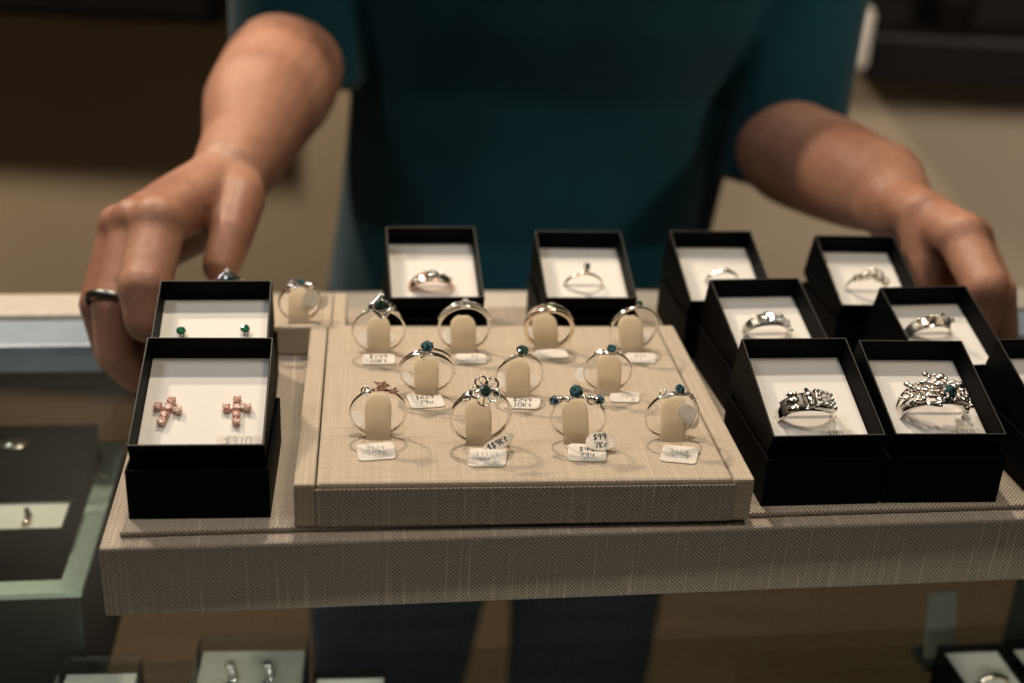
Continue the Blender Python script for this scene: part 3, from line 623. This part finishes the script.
# ------------------------------------------------------------------ ring boxes
D = 10.8
def ring_box(name, x, y, a, t, W, L, label, sticker=None, slot=None):
    h0 = 21.5; b = empty(name, x, y, .1, R(a), label, 'jewellery box', 'black gift boxes on the tray')
    MB().open_box(-W / 2 - 1.4, W / 2 + 1.4, -1.3, L + 1.2, 0, h0, 1.1, 1.2).build('lid_base', 'box_black', b, bevel=.35)
    up_ = MB().open_box(-W / 2, W / 2, 0, L, -26, 0, 1.0, 1.2); ub = up_.build('box_tray', 'box_black', b, bevel=.35)
    T = Matrix.Translation((0, 0, 31.4 * S)) @ Matrix.Rotation(R(t), 4, 'X'); ub.matrix_local = T
    e = MB().open_box(-W / 2 + .15, W / 2 - .15, .15, L - .15, -.02, .12, .6, .02); e2 = MB()
    for (x0, x1, y0, y1) in ((-W / 2 + .25, W / 2 - .25, .25, .65), (-W / 2 + .25, W / 2 - .25, L - .65, L - .25), (-W / 2 + .25, -W / 2 + .65, .65, L - .65), (W / 2 - .65, W / 2 - .25, .65, L - .65)): e2.box(x0, x1, y0, y1, -.05, .06)
    e2.build('rim_edge', 'box_edge', ub)
    c = MB().box(-W / 2 + 1.2, W / 2 - 1.2, 1.2, L - 1.2, -D - 7, -D); co = c.build('card_insert', 'card', b, bevel=.5); co.matrix_local = T
    if slot:
        sx, sy, sw = slot; k = MB().box(sx - sw / 2, sx + sw / 2, sy - .8, sy + .8, -D - .3, -D + .05).build('slot', 'ink_faint', co)
    if sticker:
        sx, sy, w, h, rz, txt = sticker
        s = slab(rrect(w, h, .8), 0, .2); m_ = Matrix.Translation((sx, sy, -D + .1)) @ Matrix.Rotation(R(rz), 4, 'Z'); s.v = [m_ @ v for v in s.v]; so = s.build('price_sticker', 'tag', b); so.matrix_local = T
        if txt:
            w_ = writing([txt], 0, 0, .25, h * .55, .2, .05); w_.v = [m_ @ v for v in w_.v]; w_.build('handwriting', 'ink_faint', so)
    return b, Matrix.Translation(Vector((x, y, .1 + ZO)) * S) @ Matrix.Rotation(R(a), 4, 'Z') @ T
BOX = {}
for (nm, x, y, a, t, W, L, lab, st, sl) in (
 ('A', -116.8, 409.1, 6.73, 20.5, 50.8, 57.8, 'black box holding the pink cross earrings, front left of the tray', (14.2, 10.9, 17, 6.6, 0, '$310'), None),
 ('B', -128.9, 475.8, 8.3, 17.84, 50.4, 57.8, 'black box holding the green stud earrings, behind the pink cross box', None, None),
 ('R1', 129.3, 442.7, 8.07, 19.7, 47.2, 56.5, 'black box with the square signet ring, just right of the linen pad', (8.5, 10.6, 15, 4, 0, '$104'), (-2, 20.2, 27)),
 ('R2', 180.0, 449.4, 6.2, 18.6, 47.2, 56, 'black box with the large nugget cluster ring, front right of the tray', (14, 10.9, 13, 5, 0, '$2460'), (1, 22, 27)),
 ('R3', 245.0, 459.4, 8.62, 18.64, 46, 56, 'black box cut off by the right edge of the photo', (-8, 40, 10, 5, 5, None), (0, 22, 24)),
 ('M1', 126.2, 518.8, 10.2, 17.0, 45.7, 55.9, 'black box with the domed teal ring, behind the signet ring box', None, (0, 27, 25)),
 ('M2', 208.1, 517.3, 10.4, 18.29, 45.2, 55.8, 'black box with the two-tone floral ring, behind the nugget ring box', None, (-1, 33.6, 23)),
 ('T1', 110.0, 580.5, 8.17, 19.37, 44.8, 56, 'black box at the back with a half hidden plain ring, beside the linen pad corner', None, (2, 27, 20)),
 ('T2', 186.3, 585.0, 6.56, 19.66, 44.2, 55.4, 'black box with an openwork filigree ring, below the right hand at the back', None, (1, 23, 23)),
 ('K1', -37.4, 565.2, 9.0, 19.3, 46.6, 55.5, 'black box at the back with a wide rose gold ring and loose tag', (-13, 46.5, 14, 9, 12, None), (-1, 20.5, 25)),
 ('K2', 38.6, 575.0, 7.49, 17.46, 46.3, 55.2, 'black box at the back centre with a thin raised solitaire ring', None, (0, 23, 22))):
    BOX[nm] = ring_box('ring_box' if nm not in 'AB' else 'earring_box', x, y, a, t, W, L, lab, st, sl)
def in_box(nm, x, y, label, Ro, sink, yaw=0, name='ring'):
    """ring stands in the card of a box: its lower part is pushed into the slot"""
    o = bpy.data.objects.new(name, None); o.empty_display_size = .01; C.objects.link(o)
    m = BOX[nm][1] @ Matrix.Translation(Vector((x, y, -D)) * S) @ Matrix.Rotation(R(yaw), 4, 'Z') @ Matrix.Translation(Vector((0, 0, -sink)) * S)
    o.matrix_world = m; loc, rot, sc = m.decompose(); o.location = loc; o.rotation_mode = 'QUATERNION'; o.rotation_quaternion = rot
    return tag(o, label, 'ring' if name == 'ring' else 'earring')
ARC = 1.72   # half angle of the visible band (the rest is inside the foam)
# signet ring
r = in_box('R1', -2.5, 20, 'wide silver signet ring with a leaf cut-out and a square stone cluster', 13.0, 15.2)
b = MB(); band(b, 13, -ARC, ARC, w=taper(4.5, 10.5, 1.0, .1), t_=taper(1.3, 2.2, 1.0), n=40, seg=14); b.build('band', 'silver', r, True)
h = MB(); m = Matrix.Translation(P_(13, .42, -.6, 0)) @ Matrix.Rotation(.42, 4, 'Y')
h.box(-4.6, 4.6, -4.6, 4.6, -.6, 2.1, m)
for i in range(4):
    for k in range(4):
        if (i in (0, 3)) or (k in (0, 3)): h.ball(m @ Vector((-3.6 + 2.4 * i, -3.6 + 2.4 * k, 2.2)), 1.0, 7, 5)
h.tube([P_(13, -.08, -5, .9), P_(13, -.1, 0, 2.6), P_(13, -.08, 5, .9)], [1.0, 1.6, 1.0], 8); h.build('square_head', 'silver', r, True, .2)
h = MB()
for (y0, l, wd_) in ((-2.8, 6.6, 3.4), (.9, 6.0, 3.2), (3.9, 5.0, 2.6)): leaf(h, P_(13, -.36, y0, 1.0), (-1, y0 * .05, -.62), nrm(-.6, .2), l, wd_)
h.build('leaf_relief', 'gold', r, True)
h = MB(); band(h, 13.1, -1.0, -.22, w=lambda t: 8.4, t_=lambda t: .6, dr=lambda t: .3, n=12); h.build('dark_inlay', 'dark_recess', r, True)['label'] = 'darkened recess behind the leaves'
stone(r, m @ Vector((0, 0, 2.4)), nrm(.42), 2.6, 'gem_clear')
# nugget ring
r = in_box('R2', 1.2, 22, 'large silver nugget cluster ring with openwork strands and a dark teal stone', 14.5, 15.0)
b = MB()
for y0 in (-4.6, -1.4, 1.8, 4.8): band(b, 14.5, -ARC, -.1, w=lambda t: 1.5, t_=lambda t: 1.4, y=lambda t, y0=y0: y0 * (1.3 + .45 * sin(t * 3 + y0)) * (.35 + .65 * math.exp(-(t / 1.1) ** 2)), n=24)
band(b, 14.5, -ARC, ARC, w=lambda t: 1.6, t_=lambda t: 1.6, y=lambda t: -6.2 * math.exp(-(t / 1.3) ** 2), n=34); band(b, 14.5, -.2, ARC, w=taper(4, 11, 1.0, .2), t_=lambda t: 1.3, n=24); b.build('band', 'silver', r, True)
h = MB(); nuggets(h, lambda g: P_(14.5, g.uniform(-.8, 1.1), g.uniform(-6, 7.5), g.uniform(.0, 2.6)), 150, .7, 1.55, 11)
nuggets(h, lambda g: P_(14.5, g.uniform(.9, 1.3), g.uniform(-4, 4), g.uniform(0, 1)), 18, .6, 1.2, 12); nuggets(h, lambda g: P_(14.5, g.uniform(-1.2, -.5), g.uniform(-5, 5), g.uniform(0, .7)), 16, .5, 1.0, 13)
h.build('nugget_cluster', 'silver_nugget', r, True)
c = P_(14.5, .16, -3.0, 2.4); h = MB(); prongs(h, c, nrm(.2, .9), 3.0, 6, 1.2, .4); h.build('setting', 'silver', r, True); stone(r, c + nrm(.2, .9) * .5, nrm(.2, .9), 3.0, 'gem_teal')
# dome ring
r = in_box('M1', -.5, 27, 'domed silver ring with a large shiny teal-edged stone and beads', 12.5, 15)
b = MB(); band(b, 12.5, -ARC, ARC, w=taper(3.5, 9, .9), t_=lambda t: 1.5, n=36, seg=12); b.build('band', 'silver', r, True)
h = MB(); nuggets(h, lambda g: P_(12.5, g.uniform(.35, 1.0), g.uniform(-3.5, 3.5), g.uniform(0, 1.2)), 26, .6, 1.2, 21)
for i in range(12): a = i * pi / 6; h.ball(P_(12.5, -.08, -1.2, 1) + Vector((4.1 * cos(a), 3 * sin(a), 0)), .7, 6, 4)
for s in (-1, 0, 1): h.tube([P_(12.5, -.35, s * 2.5, .6), P_(12.5, -.7, s * 2.2, .5), P_(12.5, -1.1, s * 1.5, .2)], .6)
h.build('beading', 'silver', r, True); stone(r, P_(12.5, -.08, -1.5, 1.6), nrm(-.08, .4), 3.7, 'gem_teal'); 
h = MB(); h.ball(P_(12.5, -.22, -2.2, 2.2), 2.4, 12, 8, (1, .9, .6)); h.build('polished_dome', 'silver', r, True)
# two-tone floral ring
r = in_box('M2', -2, 33.6, 'two-tone silver and rose gold floral ring with a blue stone', 12, 15.5)
b = MB(); band(b, 12, -ARC, ARC, w=taper(4, 8, 1.0), t_=lambda t: 1.2, n=36, seg=12); b.build('band', 'silver', r, True)
h = MB(); nuggets(h, lambda g: P_(12, g.uniform(-.7, .6), g.uniform(-3.5, 3.5), g.uniform(.1, 1.4)), 34, .6, 1.25, 31); h.build('flowers', 'gold', r, True)['label'] = 'warm gold beaded flowers'
h = MB(); c = P_(12, .42, -1.2, 2.0)
for i in range(6): a = i * pi / 3; h.ball(c + Vector((2.3 * cos(a), -.4, 2.0 * sin(a))), 1.1, 7, 5)
h.build('flower_head', 'silver', r, True); stone(r, c + Vector((0, -1, .3)), nrm(.3, .9), 1.8, 'gem_blue')
b = MB(); band(b, 12.1, -1.35, -.75, w=lambda t: 6.5, t_=lambda t: .6, dr=lambda t: .3, n=10); b.build('dark_inlay', 'band_dark', r, True)
# small half hidden ring
r = in_box('T1', 2, 27, 'plain silver ring half hidden behind the front box edge at the back', 9.8, 11.5)
b = MB(); band(b, 9.8, -ARC, ARC, w=taper(1.6, 3, .8), t_=lambda t: 1.3, n=30); b.build('band', 'silver', r, True); h = MB(); h.ball(P_(9.8, 0, -.6, .6), 2.0, 10, 7, (1.2, .7, .7)); h.build('setting', 'silver', r, True)
# filigree
r = in_box('T2', 0, 23, 'silver ring with open looped filigree top', 11.5, 12.6, -8)
b = MB(); band(b, 11.5, -ARC, ARC, w=taper(1.5, 2.2, .8), t_=lambda t: 1.1, y=lambda t: .5, n=30); b.build('band', 'silver', r, True)
h = MB()
for (th, dr, rr) in ((-.25, 1.6, 2.6), (.25, 1.9, 2.8), (.7, .8, 2.1), (0, 3.6, 1.9), (-.6, .5, 1.8)): loop(h, P_(11.5, th, -1.0, dr), nrm(th, 1.2), rr, .45)
h.tube([P_(11.5, -.8, -.8, .3), P_(11.5, -.2, -1.6, 2.9), P_(11.5, .3, -1.5, 3.3), P_(11.5, .9, -.6, .4)], .5); h.build('filigree', 'gold', r, True)['label'] = 'open wire loops'
# wide rose gold
r = in_box('K1', -1.3, 20.5, 'wide rose gold ring with two shiny bezel stones', 13, 18.2)
b = MB(); band(b, 13, -ARC, ARC, w=taper(6.2, 7.8, .9), t_=lambda t: 1.5, n=36, seg=12); b.build('band', 'rose_gold', r, True)
h = MB()
for th, q in ((-.62, 1.9), (-.05, 2.5)): c = P_(13, th, -2.2, .7); h.ball(c, q, 12, 8, (1, .7, .8))
h.tube([P_(13, .2, -3.2, .5), P_(13, .9, -2.2, .4)], .6); h.tube([P_(13, .15, 2.4, .5), P_(13, .9, 1.8, .4)], .6); h.build('bezels', 'silver', r, True)
stone(r, P_(13, .02, -.5, 1.2), nrm(0, .6), 2.2, 'gem_green')
# solitaire in the back box
r = in_box('K2', 0, 23, 'thin gold-toned solitaire ring with a tall raised stone', 11.3, 14.2)
b = MB(); band(b, 11.3, -ARC, ARC, w=lambda t: 1.7, t_=lambda t: 1.2, n=34); b.build('band', 'gold', r, True)
h = MB(); c = P_(11.3, .03, 0, 4.2); prongs(h, c, nrm(0, .2), 1.9, 4, 2.4, .35); h.tube([P_(11.3, .03, 0, 0), P_(11.3, .03, 0, 2)], 1.2); h.build('setting', 'gold', r, True); stone(r, c + Vector((0, 0, .3)), nrm(0, .2), 1.8, 'gem_green')
r = in_box('R3', -2, 30, 'dark ring at the edge of the photo in the rightmost box', 10.5, 12)
b = MB(); band(b, 10.5, -ARC, ARC, w=lambda t: 2.4, t_=lambda t: 1.3, n=30); b.build('band', 'silver', r, True)
# earrings
for s, lab in ((-14.8, 'pink stone cross earring, left of the pair'), (12.3, 'pink stone cross earring, right of the pair')):
    e = in_box('A', s, 26.5, lab, 0, 0, -14 if s < 0 else 2, 'cross_earring'); e['group'] = 'pair of pink cross earrings'
    st = MB(); fr_ = MB()
    for (x, y) in ((0, 5.0), (-4.1, .9), (4.1, .9), (0, 1.1), (0, -2.7), (0, -6.3)):
        prongs(fr_, (x, y, 1.9), Z, 1.75, 4, .8, .32); loop(fr_, (x, y, 1.0), Z, 1.5, .3, 12)
        g = MB().gem((x, y, 2.1), Z, 1.75, 8).build('stone', 'gem_pink', e)
    fr_.tube([(0, 5, .6), (0, -6.3, .6)], .5); fr_.tube([(-4.1, .9, .6), (4.1, .9, .6)], .5); fr_.build('setting', 'rose_gold', e, True)
for s, yy, lab in ((-14.3, 30.8, 'green stone stud earring, left of the pair'), (13.7, 31.8, 'green stone stud earring, right of the pair')):
    e = in_box('B', s, yy + 1.8, lab, 0, 0, 0, 'stud_earring'); e['group'] = 'pair of green stud earrings'
    fr_ = MB(); n = Vector((.1, -.35, 1)); prongs(fr_, (0, 0, 2.2), n, 2.2, 4, 1.3, .3); fr_.build('setting', 'silver', e, True); stone(e, (0, 0, 2.5), n, 2.2, 'gem_emerald')

# ------------------------------------------------------------------ the person
def remeshed(mb, name, mat, voxel, smooth_it, parent=None, disp=0):
    o = mb.build(name, mat, None, True); md = o.modifiers.new('r', 'REMESH'); md.mode = 'VOXEL'; md.voxel_size = voxel * S; md.use_smooth_shade = True
    dg = bpy.context.evaluated_depsgraph_get(); dg.update(); me = bpy.data.meshes.new_from_object(o.evaluated_get(dg))
    old = o.data; o.modifiers.clear(); o.data = me; bpy.data.meshes.remove(old); me.name = name
    bm = bmesh.new(); bm.from_mesh(me)
    for _ in range(smooth_it): bmesh.ops.smooth_vert(bm, verts=bm.verts, factor=.5, use_axis_x=True, use_axis_y=True, use_axis_z=True)
    for f in bm.faces: f.smooth = True
    bm.to_mesh(me); bm.free()
    me.materials.clear(); me.materials.append(M[mat])
    if parent: o.parent = parent
    return o
def loft(mb, secs, seg=36):
    vs = []; fs = []
    for (z, cx, cy, rx, ry) in secs:
        for k in range(seg):
            a = 2 * pi * k / seg; ca, sa = cos(a), sin(a)
            vs.append((cx + rx * math.copysign(abs(ca) ** .9, ca), cy + ry * math.copysign(abs(sa) ** .9, sa), z))
    for i in range(len(secs) - 1):
        for k in range(seg): l = (k + 1) % seg; fs.append((i * seg + k, i * seg + l, (i + 1) * seg + l, (i + 1) * seg + k))
    fs += [tuple(range(seg))[::-1], tuple((len(secs) - 1) * seg + k for k in range(seg))]; mb.add(vs, fs)
TORSO = [(-170, -4, 965, 150, 106), (-110, -1, 962, 152, 106), (-50, 6, 960, 150, 100), (10, 13, 958, 150, 97), (60, 19, 955, 151, 98), (110, 33, 948, 166, 106), (170, 38, 943, 172, 112), (240, 36, 942, 170, 110), (300, 32, 950, 160, 98), (350, 28, 958, 148, 84), (392, 26, 962, 112, 66), (420, 24, 962, 64, 56)]
def chain(mb, pts):
    for (a, ra), (b_, rb) in zip(pts, pts[1:]): mb.capsule(a, ra, b_, rb)
LARM = [((-150, 955, 360), 50), ((-165, 930, 220), 42), ((-165, 895, 78), 38), ((-168, 840, 68), 41), ((-167, 780, 66), 36.5), ((-163, 725, 59), 28), ((-162, 690, 55), 23.5)]
RARM = [((190, 955, 360), 50), ((192, 930, 220), 46), ((186, 893, 30), 36), ((190, 840, 36), 36), ((199, 780, 45), 33.5), ((208, 728, 52), 29), ((213, 698, 55), 23.5)]
# each hand: wrist, knuckles, fingers, thumb
LH = dict(wrist=(-163, 674, 54), palm=[((-180, 588, 53), 12.5), ((-195, 597, 50), 12), ((-205, 609, 43), 11.5), ((-210, 622, 34), 10.5)],
          fingers=[[((-179, 588, 54), 13.5), ((-178, 555, 33), 12.8), ((-176, 548, 19), 11), ((-169, 557, 11), 9.6)],
                   [((-194, 598, 50), 12), ((-198, 566, 18), 10.6), ((-197, 558, -5), 9.6), ((-187, 560, -18), 8.6)],
                   [((-205, 609, 43), 11.5), ((-210, 580, 12), 10.0), ((-204, 573, -10), 9.0), ((-190, 576, -22), 8.4)],
                   [((-208, 622, 34), 10.5), ((-211, 602, 6), 9.0), ((-206, 594, -10), 8.2), ((-193, 596, -20), 7.6)]],
          thumb=[((-159, 668, 52), 15), ((-151, 644, 51), 14), ((-150, 616, 40), 12), ((-152, 600, 28), 10)], heel=((-192, 640, 44), 15), mass=[((-160, 655, 40), (-192, 618, 30), 15), ((-180, 640, 34), (-200, 612, 22), 12)])
RH = dict(wrist=(213, 684, 54), palm=[((230, 622, 58), 12.5), ((239, 632, 53), 12), ((244, 643, 45), 11.5), ((246, 655, 37), 10.5)],
          fingers=[[((232, 622, 57), 12.5), ((237, 589, 42), 11.6), ((236, 588, 22), 10.4), ((230, 596, 11), 9.4)],
                   [((240, 632, 52), 12), ((249, 606, 33), 10.8), ((259, 611, 9), 9.2), ((261.5, 615, -8), 8.8)],
                   [((244, 643, 45), 11.5), ((257, 624, 22), 10.2), ((260, 625, 0), 9.2), ((259, 629, -14), 8.6)],
                   [((246, 655, 37), 10.5), ((262, 643, 12), 9.4), ((260, 643, -6), 8.6), ((256, 647, -18), 7.8)]],
          thumb=[((210, 676, 56), 15), ((218, 650, 60), 14), ((221, 634, 38), 12.2), ((220, 624, 11.5), 10.2)], heel=((240, 668, 44), 14), mass=[((218, 672, 40), (244, 645, 28), 14)])
def hand(mb, H_):
    w = Vector(H_['wrist'])
    mb.capsule(w + Vector((0, 30, 3)), 25, w, 22)
    for (p, r_) in H_['palm']:
        mb.capsule(w + (Vector(p) - w) * .12, 17, p, r_ + .6)
    ps = [Vector(p) for p, _ in H_['palm']]
    for i in range(3):
        for u in (.35, .6, .8):
            a = w + (ps[i] - w) * u; b_ = w + (ps[i + 1] - w) * u; mb.capsule(a - Vector((0, 0, 2)), 13, b_ - Vector((0, 0, 2)), 13, 12)
    mb.capsule(w, 18, H_['heel'][0], H_['heel'][1])
    for (pa, pb, rr_) in H_.get('mass', ()): mb.capsule(pa, rr_, pb, rr_)
    for f in H_['fingers']:
        chain(mb, f)
        p, r_ = f[1]; mb.ball(p, r_ * 1.06, 14, 10); p, r_ = f[0]; mb.ball(Vector(p) + Vector((0, -2, 2)), r_ * 1.03, 14, 10)
    chain(mb, H_['thumb']); mb.capsule(w + Vector((0, -8, -2)), 18, H_['thumb'][1][0], 13.5)
    mb.capsule(H_['thumb'][0][0], 13, (Vector(H_['thumb'][1][0]) + ps[0]) * .5 + Vector((0, 8, -4)), 10)   # web of the thumb
body = MB()
loft(body, [(z, cx, cy, rx - 6, ry - 6) for (z, cx, cy, rx, ry) in TORSO])
chain(body, LARM); chain(body, RARM); body.capsule((-150, 955, 360), 50, (26, 962, 390), 45); body.capsule((205, 955, 360), 50, (26, 962, 390), 45)
hand(body, LH); hand(body, RH)
body.capsule((25, 962, 400), 50, (24, 945, 480), 47)                        # neck
body.ball((22, 935, 575), 78, 24, 16, (.92, 1.12, 1.3)); body.capsule((22, 900, 525), 48, (22, 880, 500), 30)      # skull and jaw
body.capsule((22, 858, 572), 9, (22, 838, 545), 12); body.capsule((8, 856, 518), 6, (36, 856, 518), 6)            # nose, lips
for s in (-1, 1): body.ball((22 + s * 74, 945, 560), 18, 12, 8, (.4, .8, 1.3)); body.ball((22 + s * 28, 868, 582), 14, 12, 8)
for s in (-1, 1): chain(body, [((5 + s * 78, 960, -180), 80), ((-8 + s * 86, 930, -480), 58), ((-8 + s * 90, 960, -860), 38), ((-8 + s * 92, 930, -915), 32), ((-8 + s * 100, 830, -925), 26)])
person = remeshed(body, 'person', 'skin', 2.0, 5); person.location = (0, 0, ZO * S)
tag(person, 'person in a teal short-sleeved shirt and jeans holding the tray with both hands', 'person')
sh_ = MB(); loft(sh_, [t for t in TORSO if -171 < t[0] < 395])
for cx in (-38, 108): sh_.ball((cx, 893, 208), 68, 20, 14, (1, .85, 1.0))
sh_.capsule((-146, 955, 362), 58, (26, 962, 384), 52); sh_.capsule((200, 955, 362), 58, (26, 962, 384), 52)
def sleeve(mb, pts):   # flat cut hem at the last point
    (a, ra) = pts[0]; mb.tube([p for p, _ in pts], [r_ for _, r_ in pts], 28)
sleeve(sh_, [((-140, 956, 372), 58), ((-160, 940, 280), 57), ((-165, 925, 200), 52), ((-164, 908, 110), 50), ((-164, 898, 52), 49)])
sleeve(sh_, [((190, 956, 372), 56), ((194, 940, 280), 55), ((192, 925, 200), 53), ((188, 905, 90), 48), ((188, 893, 2), 45)])
shirt = remeshed(sh_, 'shirt', 'shirt', 3.5, 12, person)
je = MB(); loft(je, [(-235, -6, 962, 158, 108), (-170, -4, 965, 158, 112), (-100, -1, 964, 150, 104)])
chain(je, [((-72, 960, -200), 88), ((-93, 935, -420), 80), ((-100, 930, -520), 70), ((-98, 955, -880), 52)]); chain(je, [((68, 960, -200), 88), ((78, 935, -420), 68), ((75, 930, -520), 64), ((78, 955, -880), 52)])
remeshed(je, 'jeans', 'denim', 6, 3, person)
hr = MB(); hr.ball((22, 950, 592), 88, 24, 16, (.95, 1.08, 1.22)); hr.capsule((-40, 985, 560), 34, (-48, 990, 430), 22); hr.capsule((84, 985, 560), 34, (92, 990, 430), 22); hr.capsule((22, 1010, 560), 50, (22, 1015, 440), 34)
hair = MB(); hair.v = [v for v in hr.v]; hair.f = hr.f
ho = remeshed(hair, 'hair', 'hair', 6, 3, person)
bm = bmesh.new(); bm.from_mesh(ho.data)
bmesh.ops.delete(bm, geom=[v for v in bm.verts if v.co.y / S < 900 and v.co.z / S < 640], context='VERTS'); bm.to_mesh(ho.data); bm.free()
for s in (-1, 1):
    so = MB(); so.capsule((-10 + s * 92, 950, -912), 38, (-10 + s * 100, 830, -922), 34); remeshed(so, 'shoe', 'box_black', 5, 2, person)
# ring worn on the middle finger
a, b_ = Vector((-194, 598, 50)), Vector((-198, 566, 18)); d = (b_ - a).normalized(); c = a + (b_ - a) * .97 + Vector((-1, 0, 0))
q = d.to_track_quat('Z', 'Y').to_matrix().to_4x4()
w = MB(); w.tube([(12.2 * cos(2 * pi * i / 32), 12.2 * sin(2 * pi * i / 32), 0) for i in range(32)], 1.6, 8, True, flat=(1.4, .8), nrm=(0, 0, 1))
w.v = [q @ v for v in w.v]; wo = w.build('finger_ring', 'band_dark', None, True); place(wo, *c); tag(wo, 'dark metal ring worn on a finger of the hand at left', 'ring')

# ------------------------------------------------------------------ lights
def area(name, loc, target, size, power, col, shape='DISK', sy=None):
    l = bpy.data.lights.new(name, 'AREA'); l.shape = shape; l.size = size; l.energy = power; l.color = col
    if sy: l.size_y = sy
    o = bpy.data.objects.new(name, l); C.objects.link(o); o.location = Vector(loc) * S + Vector((0, 0, ZO * S))
    dv = (Vector(target) - Vector(loc)); o.rotation_euler = dv.to_track_quat('-Z', 'Y').to_euler(); return o
WARM = (1.0, .84, .66)
def spot(name, loc, target, radius, power, col, size=45, blend=.7):
    l = bpy.data.lights.new(name, 'SPOT'); l.shadow_soft_size = radius; l.energy = power; l.color = col; l.spot_size = R(size); l.spot_blend = blend
    o = bpy.data.objects.new(name, l); C.objects.link(o); o.location = Vector(loc) * S + Vector((0, 0, ZO * S))
    o.rotation_euler = (Vector(target) - Vector(loc)).to_track_quat('-Z', 'Y').to_euler(); return o
spot('ceiling_or_fill_spot', (-150, 1180, 1480), (20, 520, 0), .045, 72, WARM, 50)
spot('ceiling_or_fill_spot', (420, 250, 1500), (60, 560, 0), .12, 22, (1, .86, .68), 40)  # added fill from the front right over the tray
spot('ceiling_or_fill_spot', (-900, 300, 1500), (0, 560, 0), .16, 22, (.90, .92, 1.0), 38)
spot('ceiling_or_fill_spot', (150, -350, 1300), (-10, 440, 0), .28, 12, (1, .90, .78), 27, .8)  # added front fill, narrow cone so the torso stays dark
spot('ceiling_or_fill_spot', (950, 350, 900), (190, 900, 190), .08, 30, (1, .88, .74), 26)
area('case_fill', (60, 330, -50), (60, 430, -367), .5, 1.3, (1, .95, .85), 'RECTANGLE', .01)  # added fill without a visible source, brightens the things on the shelf
area('case_fill', (-330, 340, -50), (-330, 440, -367), .3, .12, (1, .95, .85), 'RECTANGLE', .01)  # weaker added fill for the left part of the case
area('wall_wash', (-1100, 1380, 1500), (-1100, 2300, -700), .15, 52, (1, .82, .62))
spot('wall_wash', (1100, 300, 900), (950, 2300, -450), .25, 140, (1, .88, .76), 42, 1.0)  # added wash from mid-room, set low to keep the shelf's shadow short
wd = bpy.data.worlds.new('world'); bpy.context.scene.world = wd; wd.use_nodes = True
wd.node_tree.nodes['Background'].inputs[0].default_value = (.55, .48, .40, 1); wd.node_tree.nodes['Background'].inputs[1].default_value = .022
vs = bpy.context.scene.view_settings; vs.view_transform = 'Standard'; vs.look = 'None'; vs.gamma = 1; vs.exposure = 0; vs.use_curve_mapping = False
